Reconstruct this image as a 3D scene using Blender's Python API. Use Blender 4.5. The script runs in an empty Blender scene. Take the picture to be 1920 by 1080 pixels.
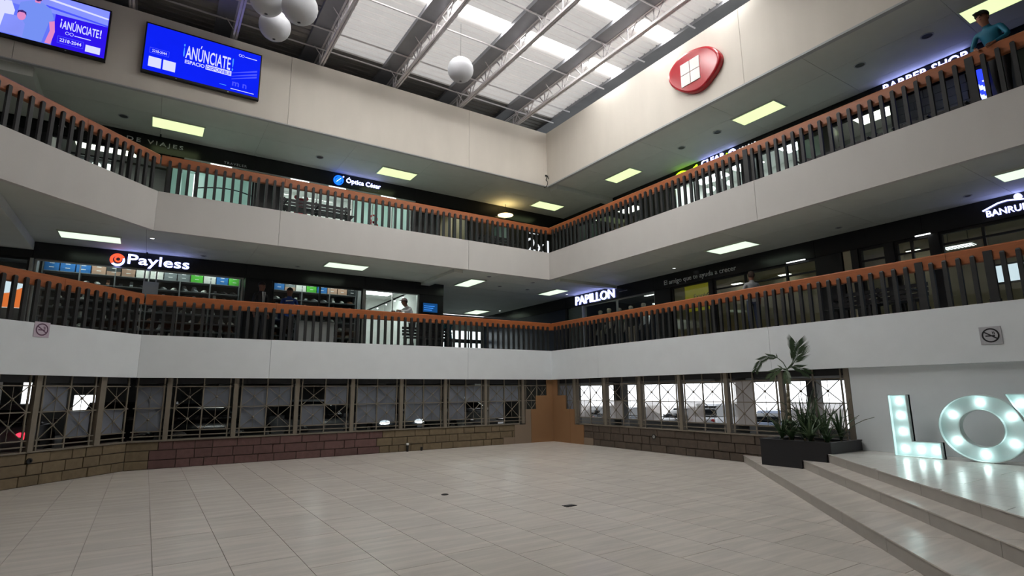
import bpy, bmesh, math, random
from mathutils import Vector, Matrix
S = bpy.context.scene
COL = S.collection
R = random.Random(7)

# ---------------------------------------------------------------- camera
CAM_POS = Vector((-11.305, -14.924, 1.6))
YAW, PITCH, ROLL, FPX = 0.579, 0.186, -0.010, 1036.6
fw = Vector((math.sin(YAW) * math.cos(PITCH), math.cos(YAW) * math.cos(PITCH), math.sin(PITCH)))
rt = Vector((math.cos(YAW), -math.sin(YAW), 0))
up = rt.cross(fw)
rt2 = rt * math.cos(ROLL) + up * math.sin(ROLL)
up2 = -rt * math.sin(ROLL) + up * math.cos(ROLL)
cd = bpy.data.cameras.new('camera')
cd.sensor_width = 36.0
cd.lens = FPX / 1920.0 * 36.0
cd.clip_start = 0.05
cd.clip_end = 300
cam = bpy.data.objects.new('camera', cd)
COL.objects.link(cam)
mw = Matrix((rt2, up2, -fw)).transposed().to_4x4()
mw.translation = CAM_POS
cam.matrix_world = mw
S.camera = cam

# ---------------------------------------------------------------- world, exposure
W = bpy.data.worlds.new('overcast_sky')
S.world = W
W.use_nodes = True
bg = W.node_tree.nodes['Background']
bg.inputs[0].default_value = (0.92, 0.96, 1.0, 1)
bg.inputs[1].default_value = 2.2
S.view_settings.view_transform = 'Standard'
S.view_settings.look = 'None'
S.view_settings.gamma = 1.0
S.view_settings.exposure = 0.24
S.view_settings.use_curve_mapping = False
SKYLIGHT = 22.0        # radiance of the daylight panels in the roof
S.cycles.max_bounces = 8
S.cycles.diffuse_bounces = 5
S.cycles.glossy_bounces = 3
S.cycles.transparent_max_bounces = 12
S.cycles.sample_clamp_indirect = 4.0

# ---------------------------------------------------------------- materials
def lin(c):
    c = c / 255.0
    return c / 12.92 if c <= 0.04045 else ((c + 0.055) / 1.055) ** 2.4
def rgb(r, g, b): return (lin(r), lin(g), lin(b), 1)

def pmat(name, col, rough=0.6, metal=0.0, var=0.06, scale=4.0, stretch=(1, 1, 1), bump=0.0, objvar=0.0,
         emit=None, estr=0.0, spec=0.5, detail=4, col2=None, c2scale=None):
    m = bpy.data.materials.new(name)
    m.use_nodes = True
    nt = m.node_tree
    N, L = nt.nodes, nt.links
    b = N['Principled BSDF']
    b.inputs['Roughness'].default_value = rough
    b.inputs['Metallic'].default_value = metal
    b.inputs['Specular IOR Level'].default_value = spec
    geo = N.new('ShaderNodeNewGeometry')
    mp = N.new('ShaderNodeMapping')
    mp.inputs['Scale'].default_value = stretch
    L.new(geo.outputs['Position'], mp.inputs[0])
    nz = N.new('ShaderNodeTexNoise')
    nz.inputs['Scale'].default_value = scale
    nz.inputs['Detail'].default_value = detail
    L.new(mp.outputs[0], nz.inputs['Vector'])
    mr = N.new('ShaderNodeMapRange')
    mr.inputs[3].default_value = 1 - var * 1.6
    mr.inputs[4].default_value = 1 + var * 1.6
    L.new(nz.outputs[0], mr.inputs[0])
    hsv = N.new('ShaderNodeHueSaturation')
    hsv.inputs['Color'].default_value = col
    if col2:
        n2 = N.new('ShaderNodeTexNoise')
        n2.inputs['Scale'].default_value = c2scale or scale * 0.4
        L.new(mp.outputs[0], n2.inputs['Vector'])
        cr = N.new('ShaderNodeValToRGB')
        cr.color_ramp.elements[0].position = 0.42
        cr.color_ramp.elements[0].color = col
        cr.color_ramp.elements[1].position = 0.62
        cr.color_ramp.elements[1].color = col2
        L.new(n2.outputs[0], cr.inputs[0])
        L.new(cr.outputs[0], hsv.inputs['Color'])
    val = mr.outputs[0]
    if objvar:
        oi = N.new('ShaderNodeObjectInfo')
        m2 = N.new('ShaderNodeMapRange')
        m2.inputs[3].default_value = 1 - objvar
        m2.inputs[4].default_value = 1 + objvar
        L.new(oi.outputs['Random'], m2.inputs[0])
        mm = N.new('ShaderNodeMath')
        mm.operation = 'MULTIPLY'
        L.new(val, mm.inputs[0])
        L.new(m2.outputs[0], mm.inputs[1])
        val = mm.outputs[0]
    L.new(val, hsv.inputs['Value'])
    L.new(hsv.outputs[0], b.inputs['Base Color'])
    if bump:
        bp = N.new('ShaderNodeBump')
        bp.inputs['Strength'].default_value = bump
        bp.inputs['Distance'].default_value = 0.02
        L.new(nz.outputs[0], bp.inputs['Height'])
        L.new(bp.outputs[0], b.inputs['Normal'])
    if emit:
        b.inputs['Emission Color'].default_value = emit
        b.inputs['Emission Strength'].default_value = estr
    return m

def glow(name, col, st, var=0.0):
    m = bpy.data.materials.new(name)
    m.use_nodes = True
    N, L = m.node_tree.nodes, m.node_tree.links
    N.remove(N['Principled BSDF'])
    e = N.new('ShaderNodeEmission')
    e.inputs[0].default_value = col
    e.inputs[1].default_value = st
    if var:
        nz = N.new('ShaderNodeTexNoise')
        nz.inputs['Scale'].default_value = 2.0
        g = N.new('ShaderNodeNewGeometry')
        L.new(g.outputs['Position'], nz.inputs['Vector'])
        mr = N.new('ShaderNodeMapRange')
        mr.inputs[3].default_value = st * (1 - var)
        mr.inputs[4].default_value = st * (1 + var)
        L.new(nz.outputs[0], mr.inputs[0])
        L.new(mr.outputs[0], e.inputs[1])
    L.new(e.outputs[0], N['Material Output'].inputs[0])
    return m

def glassy(name, tint, gloss=0.07, rough=0.02, haze=0.0, hazecol=(0.5, 0.5, 0.5, 1)):
    m = bpy.data.materials.new(name)
    m.use_nodes = True
    N, L = m.node_tree.nodes, m.node_tree.links
    N.remove(N['Principled BSDF'])
    t = N.new('ShaderNodeBsdfTransparent')
    t.inputs[0].default_value = tint
    g = N.new('ShaderNodeBsdfGlossy')
    g.inputs['Roughness'].default_value = rough
    mx = N.new('ShaderNodeMixShader')
    mx.inputs[0].default_value = gloss
    L.new(t.outputs[0], mx.inputs[1])
    L.new(g.outputs[0], mx.inputs[2])
    last = mx
    if haze:
        d = N.new('ShaderNodeBsdfDiffuse')
        nz = N.new('ShaderNodeTexNoise')
        nz.inputs['Scale'].default_value = 3
        d.inputs[0].default_value = hazecol
        tr = N.new('ShaderNodeBsdfTranslucent')
        tr.inputs[0].default_value = hazecol
        ad = N.new('ShaderNodeMixShader')
        ad.inputs[0].default_value = 0.5
        L.new(d.outputs[0], ad.inputs[1])
        L.new(tr.outputs[0], ad.inputs[2])
        m2 = N.new('ShaderNodeMixShader')
        m2.inputs[0].default_value = haze
        L.new(mx.outputs[0], m2.inputs[1])
        L.new(ad.outputs[0], m2.inputs[2])
        last = m2
    L.new(last.outputs[0], N['Material Output'].inputs[0])
    return m

MT = dict(
    plaster=pmat('wall_plaster', rgb(212, 205, 194), 0.75, var=0.045, scale=2.2, bump=0.06, stretch=(1, 1, .3)),
    plaster_mid=pmat('band_plaster', rgb(200, 197, 193), 0.75, var=0.035, scale=2.2, bump=0.06, stretch=(1, 1, .4)),
    plaster_low=pmat('white_wall_paint', rgb(228, 233, 236), 0.7, var=0.03, scale=2.5, bump=0.05),
    soffit=pmat('soffit_board', rgb(201, 204, 195), 0.7, var=0.04, scale=3, objvar=0.03),
    soffit_void=pmat('soffit_joint', rgb(60, 62, 60), 0.9),
    tile=pmat('floor_tile', rgb(203, 197, 189), 0.24, var=0.05, scale=5, stretch=(.7, 6, 1), objvar=0.03, spec=0.55,
              col2=rgb(213, 206, 197), c2scale=1.3),
    grout=pmat('tile_grout', rgb(140, 133, 126), 0.9),
    stage_tile=pmat('stage_tile', rgb(206, 204, 198), 0.22, var=0.05, scale=4, stretch=(.7, 5, 1), objvar=0.02),
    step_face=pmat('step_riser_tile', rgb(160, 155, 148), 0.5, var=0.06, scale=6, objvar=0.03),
    wood=pmat('orange_wood', rgb(158, 90, 48), 0.42, var=0.16, scale=5, stretch=(1, 1, 7), bump=0.05),
    baluster=pmat('charcoal_baluster', rgb(31, 32, 32), 0.55, var=0.12, scale=9, objvar=0.10),
    fascia=pmat('black_fascia', rgb(17, 17, 19), 0.22, var=0.1, scale=2, spec=0.5),
    blackwall=pmat('black_wall', rgb(20, 20, 22), 0.5, var=0.1, scale=2),
    darkframe=pmat('dark_frame', rgb(36, 36, 38), 0.45, metal=0.3),
    alu=pmat('aluminium', rgb(178, 180, 178), 0.35, metal=0.7),
    steel=pmat('galvanised_steel', rgb(208, 203, 204), 0.42, metal=0.1, var=0.10, scale=6),
    beam=pmat('beam_steel', rgb(138, 139, 144), 0.45, metal=0.3, var=0.10, scale=3),
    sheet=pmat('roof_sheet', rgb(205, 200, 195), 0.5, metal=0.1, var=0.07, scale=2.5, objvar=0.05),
    sheet_dark=pmat('dark_roof_sheet', rgb(150, 147, 142), 0.55, metal=0.1, var=0.07, scale=2.5, objvar=0.05),  # darker opaque copy of the roof sheet, put in to dim these bays
    grille=pmat('grille_iron', rgb(118, 110, 97), 0.6, var=0.08, scale=8),
    sill=pmat('sill_concrete', rgb(120, 112, 100), 0.8),
    st_tan=pmat('tan_stone', rgb(112, 98, 76), 0.85, var=0.2, scale=9, bump=0.6, objvar=0.10),
    st_red=pmat('red_stone', rgb(98, 72, 69), 0.85, var=0.2, scale=9, bump=0.6, objvar=0.12),
    st_brown=pmat('brown_stone', rgb(84, 73, 63), 0.85, var=0.22, scale=9, bump=0.6, objvar=0.10),
    mortar=pmat('dark_mortar', rgb(72, 63, 55), 0.95),
    card=pmat('brown_board', rgb(140, 104, 70), 0.8, var=0.05, scale=2),
    card2=pmat('grey_board', rgb(128, 112, 95), 0.8, var=0.05, scale=2),
    planter=pmat('black_planter', rgb(24, 25, 30), 0.4, var=0.1),
    soil=pmat('dark_soil', rgb(40, 32, 26), 0.95, var=0.3, scale=20, bump=0.8),
    leaf=pmat('green_leaf', rgb(52, 76, 46), 0.5, var=0.25, scale=12, objvar=0.25),
    leaf2=pmat('grey_green_leaf', rgb(84, 104, 74), 0.5, var=0.25, scale=12, objvar=0.25),
    trunk=pmat('palm_trunk', rgb(128, 118, 98), 0.8, var=0.2, scale=18, stretch=(1, 1, 4)),
    lamp2=glow('upper_lamp_panel', rgb(226, 248, 182), 1.05, 0.06),
    lamp1=glow('lower_lamp_panel', rgb(226, 250, 222), 1.05, 0.06),
    lampframe=pmat('lamp_frame', rgb(196, 205, 186), 0.5),
    tube=glow('white_tube_light', (0.95, 1, 1, 1), 2.4),
    sky=glow('skylight_sheet', (1.0, 0.99, 0.97, 1), SKYLIGHT, 0.05),
    glass=glassy('shop_glass', (0.93, 0.97, 0.96, 1), 0.06),
    polypanel=glassy('grey_polycarbonate', (0.75, 0.78, 0.82, 1), 0.04, 0.15, 0.62, rgb(172, 178, 190)),
    whitepanel=glassy('white_polycarbonate', (0.95, 0.94, 0.94, 1), 0.03, 0.2, 0.45, rgb(240, 236, 234)),
    white=pmat('white_paint', rgb(225, 225, 222), 0.6, var=0.03),
    grey=pmat('grey_paint', rgb(120, 122, 124), 0.6),
    lgrey=pmat('light_grey_paint', rgb(170, 172, 172), 0.6),
    cream=pmat('cream_wall', rgb(196, 188, 160), 0.7),
    asphalt=pmat('garage_concrete', rgb(92, 90, 88), 0.85, var=0.15, scale=2),
    pavement=pmat('pale_pavement', rgb(176, 172, 168), .85, var=.08, scale=1.5),
    concrete=pmat('raw_concrete', rgb(110, 110, 108), 0.85, var=0.12, scale=2, bump=0.2),
    yellow=pmat('yellow_paint', rgb(205, 165, 40), 0.6, var=0.08),
    red=pmat('logo_red', rgb(166, 16, 32), 0.25, var=0.06, scale=1.5, spec=0.6),
    black=pmat('matt_black', rgb(10, 10, 11), 0.6),
    paper=pmat('paper_lantern', rgb(196, 197, 201), 0.8, var=0.02),
    rubber=pmat('rubber', rgb(20, 20, 20), 0.8),
    chrome=pmat('chrome', rgb(200, 200, 200), 0.15, metal=0.9),
    carglass=pmat('car_glass', rgb(18, 22, 26), 0.08, spec=0.8),
)

def let_light_through(m, amount, tint):
    N, L = m.node_tree.nodes, m.node_tree.links
    t = N.new('ShaderNodeBsdfTranslucent')
    t.inputs[0].default_value = tint
    mx = N.new('ShaderNodeMixShader')
    mx.inputs[0].default_value = amount
    L.new(N['Principled BSDF'].outputs[0], mx.inputs[1])
    L.new(t.outputs[0], mx.inputs[2])
    L.new(mx.outputs[0], N['Material Output'].inputs[0])
let_light_through(MT['sheet'], 0.20, (0.95, 0.90, 0.86, 1))     # thin fibre sheets let some daylight through

# ---------------------------------------------------------------- mesh helpers
class M:
    def __init__(s): s.v, s.f, s.mi, s.sm = [], [], [], []
    def add(s, vs, fs, mi=0, sm=False):
        o = len(s.v)
        s.v += [Vector(v) for v in vs]
        s.f += [tuple(i + o for i in f) for f in fs]
        s.mi += [mi] * len(fs)
        s.sm += [sm] * len(fs)
        return s
    def box(s, x0, x1, y0, y1, z0, z1, mi=0):
        return s.add([(x0, y0, z0), (x1, y0, z0), (x1, y1, z0), (x0, y1, z0), (x0, y0, z1), (x1, y0, z1), (x1, y1, z1), (x0, y1, z1)],
                     [(0, 3, 2, 1), (4, 5, 6, 7), (0, 1, 5, 4), (1, 2, 6, 5), (2, 3, 7, 6), (3, 0, 4, 7)], mi)
    def bar(s, p, q, w, h, upv=(0, 0, 1), mi=0):
        p, q = Vector(p), Vector(q)
        d = (q - p).normalized()
        u = Vector(upv)
        if abs(d.dot(u)) > .98: u = Vector((1, 0, 0))
        sd = d.cross(u).normalized()
        u = sd.cross(d).normalized()
        vs = [e + sd * a * w / 2 + u * b * h / 2 for e in (p, q) for a, b in ((-1, -1), (1, -1), (1, 1), (-1, 1))]
        return s.add(vs, [(0, 1, 2, 3), (7, 6, 5, 4), (0, 4, 5, 1), (1, 5, 6, 2), (2, 6, 7, 3), (3, 7, 4, 0)], mi)
    def cyl(s, p, q, r0, r1=None, n=10, mi=0, cap=True, sm=True):
        r1 = r0 if r1 is None else r1
        p, q = Vector(p), Vector(q)
        d = (q - p).normalized()
        u = Vector((0, 0, 1)) if abs(d.z) < .9 else Vector((1, 0, 0))
        a = d.cross(u).normalized()
        b = d.cross(a)
        vs = []
        for e, r in ((p, r0), (q, r1)):
            for i in range(n):
                t = 2 * math.pi * i / n
                vs.append(e + (a * math.cos(t) + b * math.sin(t)) * r)
        s.add(vs, [(i, (i + 1) % n, n + (i + 1) % n, n + i) for i in range(n)], mi, sm)
        if cap:
            o = len(s.v) - 2 * n
            s.f += [tuple(o + i for i in reversed(range(n))), tuple(o + n + i for i in range(n))]
            s.mi += [mi, mi]
            s.sm += [False, False]
        return s
    def tube(s, pts, r, n=8, mi=0):
        for i in range(len(pts) - 1):
            ra = r[i] if isinstance(r, (list, tuple)) else r
            rb = r[i + 1] if isinstance(r, (list, tuple)) else r
            s.cyl(pts[i], pts[i + 1], ra, rb, n, mi)
        return s
    def prism(s, pts, off, mi=0):
        pts = [Vector(p) for p in pts]
        off = Vector(off)
        n = len(pts)
        fs = [tuple(range(n)), tuple(reversed(range(n, 2 * n)))]
        fs += [(i, n + i, n + (i + 1) % n, (i + 1) % n) for i in range(n)]
        return s.add(pts + [p + off for p in pts], fs, mi)
    def ring(s, c, ax, ay, ri, ro, off, n=36, mi=0, ky=1.0, kyi=None):
        # flat ring with elliptical outlines, extruded
        c, ax, ay, off = map(Vector, (c, ax, ay, off))
        kyi = ky if kyi is None else kyi
        vs = []
        for o in (Vector((0, 0, 0)), off):
            for r, k in ((ri, kyi), (ro, ky)):
                for i in range(n):
                    t = 2 * math.pi * i / n
                    vs.append(c + o + ax * r * math.cos(t) + ay * r * k * math.sin(t))
        fs = []
        for i in range(n):
            j = (i + 1) % n
            fs += [(i, n + i, n + j, j), (2 * n + i, 2 * n + j, 3 * n + j, 3 * n + i), (n + i, 3 * n + i, 3 * n + j, n + j), (i, j, 2 * n + j, 2 * n + i)]
        return s.add(vs, fs, mi)
    def disc(s, c, ax, ay, r, off, n=24, mi=0, ky=1.0):
        c, ax, ay = map(Vector, (c, ax, ay))
        return s.prism([c + ax * r * math.cos(2 * math.pi * i / n) + ay * r * ky * math.sin(2 * math.pi * i / n) for i in range(n)], off, mi)
    def ball(s, c, r, seg=16, rings=10, mi=0, k=(1, 1, 1)):
        c = Vector(c)
        vs = [c + Vector((0, 0, r * k[2]))]
        for i in range(1, rings):
            th = math.pi * i / rings
            for j in range(seg):
                ph = 2 * math.pi * j / seg
                vs.append(c + Vector((r * k[0] * math.sin(th) * math.cos(ph), r * k[1] * math.sin(th) * math.sin(ph), r * k[2] * math.cos(th))))
        vs.append(c - Vector((0, 0, r * k[2])))
        fs = [(0, 1 + j, 1 + (j + 1) % seg) for j in range(seg)]
        for i in range(rings - 2):
            for j in range(seg):
                a = 1 + i * seg
                fs.append((a + j, a + seg + j, a + seg + (j + 1) % seg, a + (j + 1) % seg))
        a = 1 + (rings - 2) * seg
        fs += [(len(vs) - 1, a + (j + 1) % seg, a + j) for j in range(seg)]
        return s.add(vs, fs, mi, True)
    def mesh(s, name, mats, off=Vector((0, 0, 0))):
        me = bpy.data.meshes.new(name)
        me.from_pydata([v - off for v in s.v], [], s.f)
        if not isinstance(mats, (list, tuple)): mats = [mats]
        for m in mats: me.materials.append(MT[m] if isinstance(m, str) else m)
        me.polygons.foreach_set('material_index', s.mi)
        me.polygons.foreach_set('use_smooth', s.sm)
        me.update()
        return me
    def build(s, name, mats, parent=None):
        off = Vector((0, 0, 0))
        q = parent
        while q is not None:
            off = off + q.location
            q = q.parent
        o = bpy.data.objects.new(name, s.mesh(name, mats, off))
        COL.objects.link(o)
        if parent is not None: o.parent = parent
        return o

def tag(o, label=None, cat=None, group=None, kind=None):
    if label: o['label'] = label
    if cat: o['category'] = cat
    if group: o['group'] = group
    if kind: o['kind'] = kind
    return o
def empty(name, loc, label=None, cat=None, group=None, kind=None, rz=0):
    o = bpy.data.objects.new(name, None)
    o.empty_display_size = 0.2
    o.location = loc
    o.rotation_euler = (0, 0, rz)
    COL.objects.link(o)
    return tag(o, label, cat, group, kind)
def struct(name, mb, mats, parent=None):
    o = mb.build(name, mats, parent)
    if parent is None: o['kind'] = 'structure'
    return o
def inst(name, mesh, parent, loc=(0, 0, 0), rz=0, rot=None, sc=None, mat=None):
    o = bpy.data.objects.new(name, mesh)
    COL.objects.link(o)
    o.parent = parent
    o.location = loc
    o.rotation_euler = rot if rot else (0, 0, rz)
    if sc: o.scale = sc
    return o
def copy_tree(o, parent=None):
    c = o.copy()
    COL.objects.link(c)
    c.parent = parent
    for ch in list(o.children): copy_tree(ch, c)
    return c

def lettering(name, body, mat, parent, org, right, upv, width=None, height=None, depth=0.02, bold=0.0, shear=0.0, space=1.0, align='L', lift=0.0, split=False):
    """flat letters built as a mesh; org = lower left corner in the world"""
    cu = bpy.data.curves.new(name, 'FONT')
    cu.body = body
    cu.size = 1.0
    cu.offset = bold
    cu.extrude = 0.0001
    cu.resolution_u = 3
    cu.shear = shear
    cu.space_character = space
    to = bpy.data.objects.new(name, cu)
    COL.objects.link(to)
    dg = bpy.context.evaluated_depsgraph_get()
    me = bpy.data.meshes.new_from_object(to.evaluated_get(dg))
    bpy.data.objects.remove(to)
    bpy.data.curves.remove(cu)
    xs = [v.co.x for v in me.vertices]
    ys = [v.co.y for v in me.vertices]
    x0, x1, y0, y1 = min(xs), max(xs), min(ys), max(ys)
    sy = height / (y1 - y0) if height else width / (x1 - x0)
    sx = width / (x1 - x0) if width else sy
    right, upv, org = Vector(right), Vector(upv), Vector(org)
    nrm = right.cross(upv)
    off = Vector((0, 0, 0))
    q = parent
    while q is not None:
        off = off + q.location
        q = q.parent
    w = (x1 - x0) * sx
    sh = {'L': 0, 'C': -w / 2, 'R': -w}[align]
    for v in me.vertices:
        z = depth if v.co.z > 0 else 0.0
        v.co = org + right * ((v.co.x - x0) * sx + sh) + upv * ((v.co.y - y0) * sy) + nrm * (z + lift) - off
    me.materials.clear()
    me.materials.append(MT[mat] if isinstance(mat, str) else mat)
    for p in me.polygons: p.material_index = 0
    me.update()
    if split:                     # one object for each letter of a built-up sign
        par = list(range(len(me.vertices)))
        def find(i):
            while par[i] != i:
                par[i] = par[par[i]]
                i = par[i]
            return i
        for e in me.edges:
            a, b = find(e.vertices[0]), find(e.vertices[1])
            par[a] = b
        isl = {}
        for v in me.vertices: isl.setdefault(find(v.index), []).append(v.index)
        spans = sorted((min(me.vertices[i].co.dot(right) for i in ids), max(me.vertices[i].co.dot(right) for i in ids), k) for k, ids in isl.items())
        groups = []
        for a, b, k in spans:
            if groups and a < groups[-1][0] - (groups[-1][0] - groups[-1][2]) * .35:
                groups[-1][1].append(k)
                groups[-1][0] = max(groups[-1][0], b)
            else: groups.append([b, [k], a])
        for b, ks, a in groups:
            kset = set(ks)
            idx = {}
            vs, fs = [], []
            for p in me.polygons:
                if find(p.vertices[0]) in kset:
                    f = []
                    for i in p.vertices:
                        if i not in idx:
                            idx[i] = len(vs)
                            vs.append(me.vertices[i].co.copy())
                        f.append(idx[i])
                    fs.append(f)
            m2 = bpy.data.meshes.new('letter')
            m2.from_pydata(vs, [], fs)
            m2.materials.append(me.materials[0])
            o = bpy.data.objects.new('letter', m2)
            COL.objects.link(o)
            o.parent = parent
        bpy.data.meshes.remove(me)
        return None
    o = bpy.data.objects.new(name, me)
    COL.objects.link(o)
    o.parent = parent
    return o
XR, YR, UPV = Vector((1, 0, 0)), Vector((0, -1, 0)), Vector((0, 0, 1))   # reading directions on the two fronts
Z1B, Z1T, Z2B, Z2T, ZPB, ZPT = 1.994, 2.946, 5.389, 6.341, 8.792, 10.799

# ================================================================ STRUCTURE
def clip_poly(poly, planes):
    """clip a 2D polygon by half planes a*x+b*y<=c"""
    for a, b, c in planes:
        out = []
        n = len(poly)
        for i in range(n):
            p, q = poly[i], poly[(i + 1) % n]
            dp, dq = a * p[0] + b * p[1] - c, a * q[0] + b * q[1] - c
            if dp <= 1e-9: out.append(p)
            if (dp < -1e-9 and dq > 1e-9) or (dp > 1e-9 and dq < -1e-9):
                t = dp / (dp - dq)
                out.append((p[0] + (q[0] - p[0]) * t, p[1] + (q[1] - p[1]) * t))
        poly = out
        if len(poly) < 3: return []
    return poly
def area2(poly):
    return abs(sum(poly[i][0] * poly[(i + 1) % len(poly)][1] - poly[(i + 1) % len(poly)][0] * poly[i][1] for i in range(len(poly)))) / 2
def in_view(x, y, z, m=40):
    d = Vector((x, y, z)) - CAM_POS
    w = d.dot(fw)
    if w < 0.3: return False
    px, py = 960 + FPX * d.dot(rt2) / w, 540 - FPX * d.dot(up2) / w
    return -m < px < 1920 + m and -m < py < 1080 + m

SQ = math.sqrt(0.5)
T1, T2, T3 = 4.97, 5.62, 5.95            # step fronts, measured along (1,-1)/sqrt2
H1, H2, H3 = 0.155, 0.31, 0.46

# ---- atrium floor with its tiles
floor = struct('floor', M().box(-16, 0.15, -26, 0.15, -0.25, -0.006), 'grout')
fl_planes = [(1, 0, .15), (0, 1, .15), (-1, 1, 11.71), (SQ, -SQ, T1), (-1, 0, 16), (0, -1, 26)]
PX, PY, JX = 0.615, 1.225, -11.10
nt_ = 0
far_tiles = M()
for i in range(-9, 20):
    x0 = JX + i * PX
    offy = {0: -9.55, 1: -9.96, 2: -10.45, 3: -9.75}[i % 4] if i != 8 else -10.82
    for j in range(-14, 10):
        y0 = offy + j * PY
        poly = clip_poly([(x0 + .0035, y0 + .0035), (x0 + PX - .0035, y0 + .0035), (x0 + PX - .0035, y0 + PY - .0035), (x0 + .0035, y0 + PY - .0035)], fl_planes)
        if len(poly) < 3 or area2(poly) < 0.004: continue
        vis = any(in_view(px, py, 0, 0) for px, py in poly)
        if vis and nt_ < 300:
            nt_ += 1
            M().prism([(a, b, 0) for a, b in reversed(poly)], (0, 0, -0.012)).build('floor_tile', 'tile', floor)
        else:
            far_tiles.prism([(a, b, 0) for a, b in reversed(poly)], (0, 0, -0.012))
tag(far_tiles.build('floor_tile_rest', 'tile', floor), kind='stuff')

# ---- steps and stage
def st(s, t): return ((-s + t) * SQ, (-s - t) * SQ)
def tri_region(t0): return [(-SQ, SQ, -t0), (1, 0, 0.10), (0, -1, 26)]
step_a = struct('step', M().prism([(a, b, H1 - .014) for a, b in [st(T1 - .12, T1 + .012), st(20, T1 + .012), st(20, T2 + .2), st(T2 + .08, T2 + .2)]], (0, 0, -H1 + .014)), 'grout')
step_b = struct('step', M().prism([(a, b, H2 - .014) for a, b in [st(T2 - .12, T2 + .012), st(20, T2 + .012), st(20, T3 + .2), st(T3 + .08, T3 + .2)]], (0, 0, -H2 + H1 - .0)), 'grout')
for so, t0, t1, z0, z1 in ((step_a, T1, T2 + .01, 0, H1), (step_b, T2, T3 + .01, H1, H2)):
    s0 = t0 - .13
    k = 0
    while s0 < 15:
        L_ = 1.2
        a, b = s0 + .003, s0 + L_ - .003
        M().prism([(*st(a, t0 - .012), z1), (*st(b, t0 - .012), z1), (*st(b, t1), z1), (*st(a, t1), z1)], (0, 0, -.013)).build('tread_tile', 'tile', so)
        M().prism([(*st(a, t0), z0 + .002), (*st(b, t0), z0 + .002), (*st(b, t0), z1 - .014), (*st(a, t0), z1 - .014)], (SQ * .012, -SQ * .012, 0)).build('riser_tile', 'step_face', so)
        s0 += L_
stage = struct('stage', M().prism([(a, b, H3 - .014) for a, b in [st(T3 - .12, T3 + .012), st(25, T3 + .012), (0.1, -26), (0.1, -8.6)]], (0, 0, -H3 + .012)), 'grout')
s0 = T3 - .13
while s0 < 15:
    a, b = s0 + .003, s0 + 1.2 - .003
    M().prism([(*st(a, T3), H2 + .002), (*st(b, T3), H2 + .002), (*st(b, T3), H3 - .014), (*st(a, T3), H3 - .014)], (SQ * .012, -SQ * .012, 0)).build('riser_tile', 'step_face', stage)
    s0 += 1.2
rest = M()
for i in range(-20, 1):
    for j in range(-16, 2):
        x0, y0 = 0.1 - .61 + i * .61, -9.6 + j * 1.22 + (i % 2) * .41
        poly = clip_poly([(x0 + .003, y0 + .003), (x0 + .607, y0 + .003), (x0 + .607, y0 + 1.217), (x0 + .003, y0 + 1.217)], tri_region(T3 - .012))
        if len(poly) < 3 or area2(poly) < .004: continue
        if any(in_view(a, b, H3, 0) for a, b in poly):
            M().prism([(a, b, H3) for a, b in reversed(poly)], (0, 0, -.013)).build('stage_tile', 'stage_tile', stage)
        else: rest.prism([(a, b, H3) for a, b in reversed(poly)], (0, 0, -.013))
tag(rest.build('stage_tile_rest', 'stage_tile', stage), kind='stuff')

# ---- slabs of the galleries
LPOLY = [(-16, -4.5 + .12), (-11.5, .12), (.12, .12), (.12, -26), (7, -26), (7, 9.5), (-16, 9.5)]
LPOLY1 = [(-16, -4.5 + .12), (-11.5, .12), (.12, .12), (.12, -26), (12, -26), (12, 16), (-16, 16)]
struct('gallery_floor_lower', M().prism([(a, b, Z1T - .01) for a, b in LPOLY1], (0, 0, -.62)), 'lgrey')
struct('gallery_floor_upper', M().prism([(a, b, Z2T - .01) for a, b in LPOLY], (0, 0, -.90)), 'lgrey')
struct('roof_slab', M().prism([(a, b, ZPB + .3) for a, b in [(-16, .12), (.12, .12), (.12, -26), (7, -26), (7, 9.5), (-16, 9.5)]], (0, 0, -.28)), 'soffit_void')

# ---- the three white bands, each cast panel its own piece
def band(side, z0, z1, th, mat, joints, nm, chamfer=True):
    w = empty('wall_' + nm, (0, 0, z0), kind='structure')
    g = .008
    if side == 'L':
        for a, b in zip(joints[:-1], joints[1:]):
            M().box(a + g / 2, th if b == 0 else b - g / 2, 0, th, z0, z1).build('wall_panel', mat, w)
    elif side == 'R':
        for a, b in zip(joints[:-1], joints[1:]):
            M().box(0, th, a + g / 2, b if b == 0 else b - g / 2, z0, z1).build('wall_panel', mat, w)
    else:
        for a, b in zip(joints[:-1], joints[1:]):      # along the chamfer, distance from the kink
            pts = []
            for s_, t_ in ((a, 0), (b, 0), (b, th), (a, th)):
                pts.append((-11.5 - s_ * SQ - t_ * SQ, -s_ * SQ + t_ * SQ, z0))
            M().prism(pts, (0, 0, z1 - z0)).build('wall_panel', mat, w)
    return w
band('L', Z1B, Z1T, .12, 'plaster_low', [-11.5, -8.78, -3.17, 0], 'back_lower')
band('C', Z1B, Z1T, .12, 'plaster_low', [0, 4.5, 6.4], 'left_lower')
band('R', Z1B, Z1T, .12, 'plaster_low', [-26, -19.1, -13.5, -7.87, -2.3, 0.0], 'right_lower')
band('L', Z2B, Z2T, .12, 'plaster_mid', [-11.5, -8.78, -3.17, 0], 'back_middle')
band('C', Z2B, Z2T, .12, 'plaster_mid', [0, 6.4], 'left_middle')
band('R', Z2B, Z2T, .12, 'plaster_mid', [-26, -19.1, -13.5, -7.87, 0.0], 'right_middle')
band('L', ZPB, ZPT, .15, 'plaster', [-16, -14.4, -8.76, -3.17, 0], 'back_upper')
band('R', ZPB, ZPT, .15, 'plaster', [-26, -19.1, -13.5, -7.87, 0.0], 'right_upper')
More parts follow.
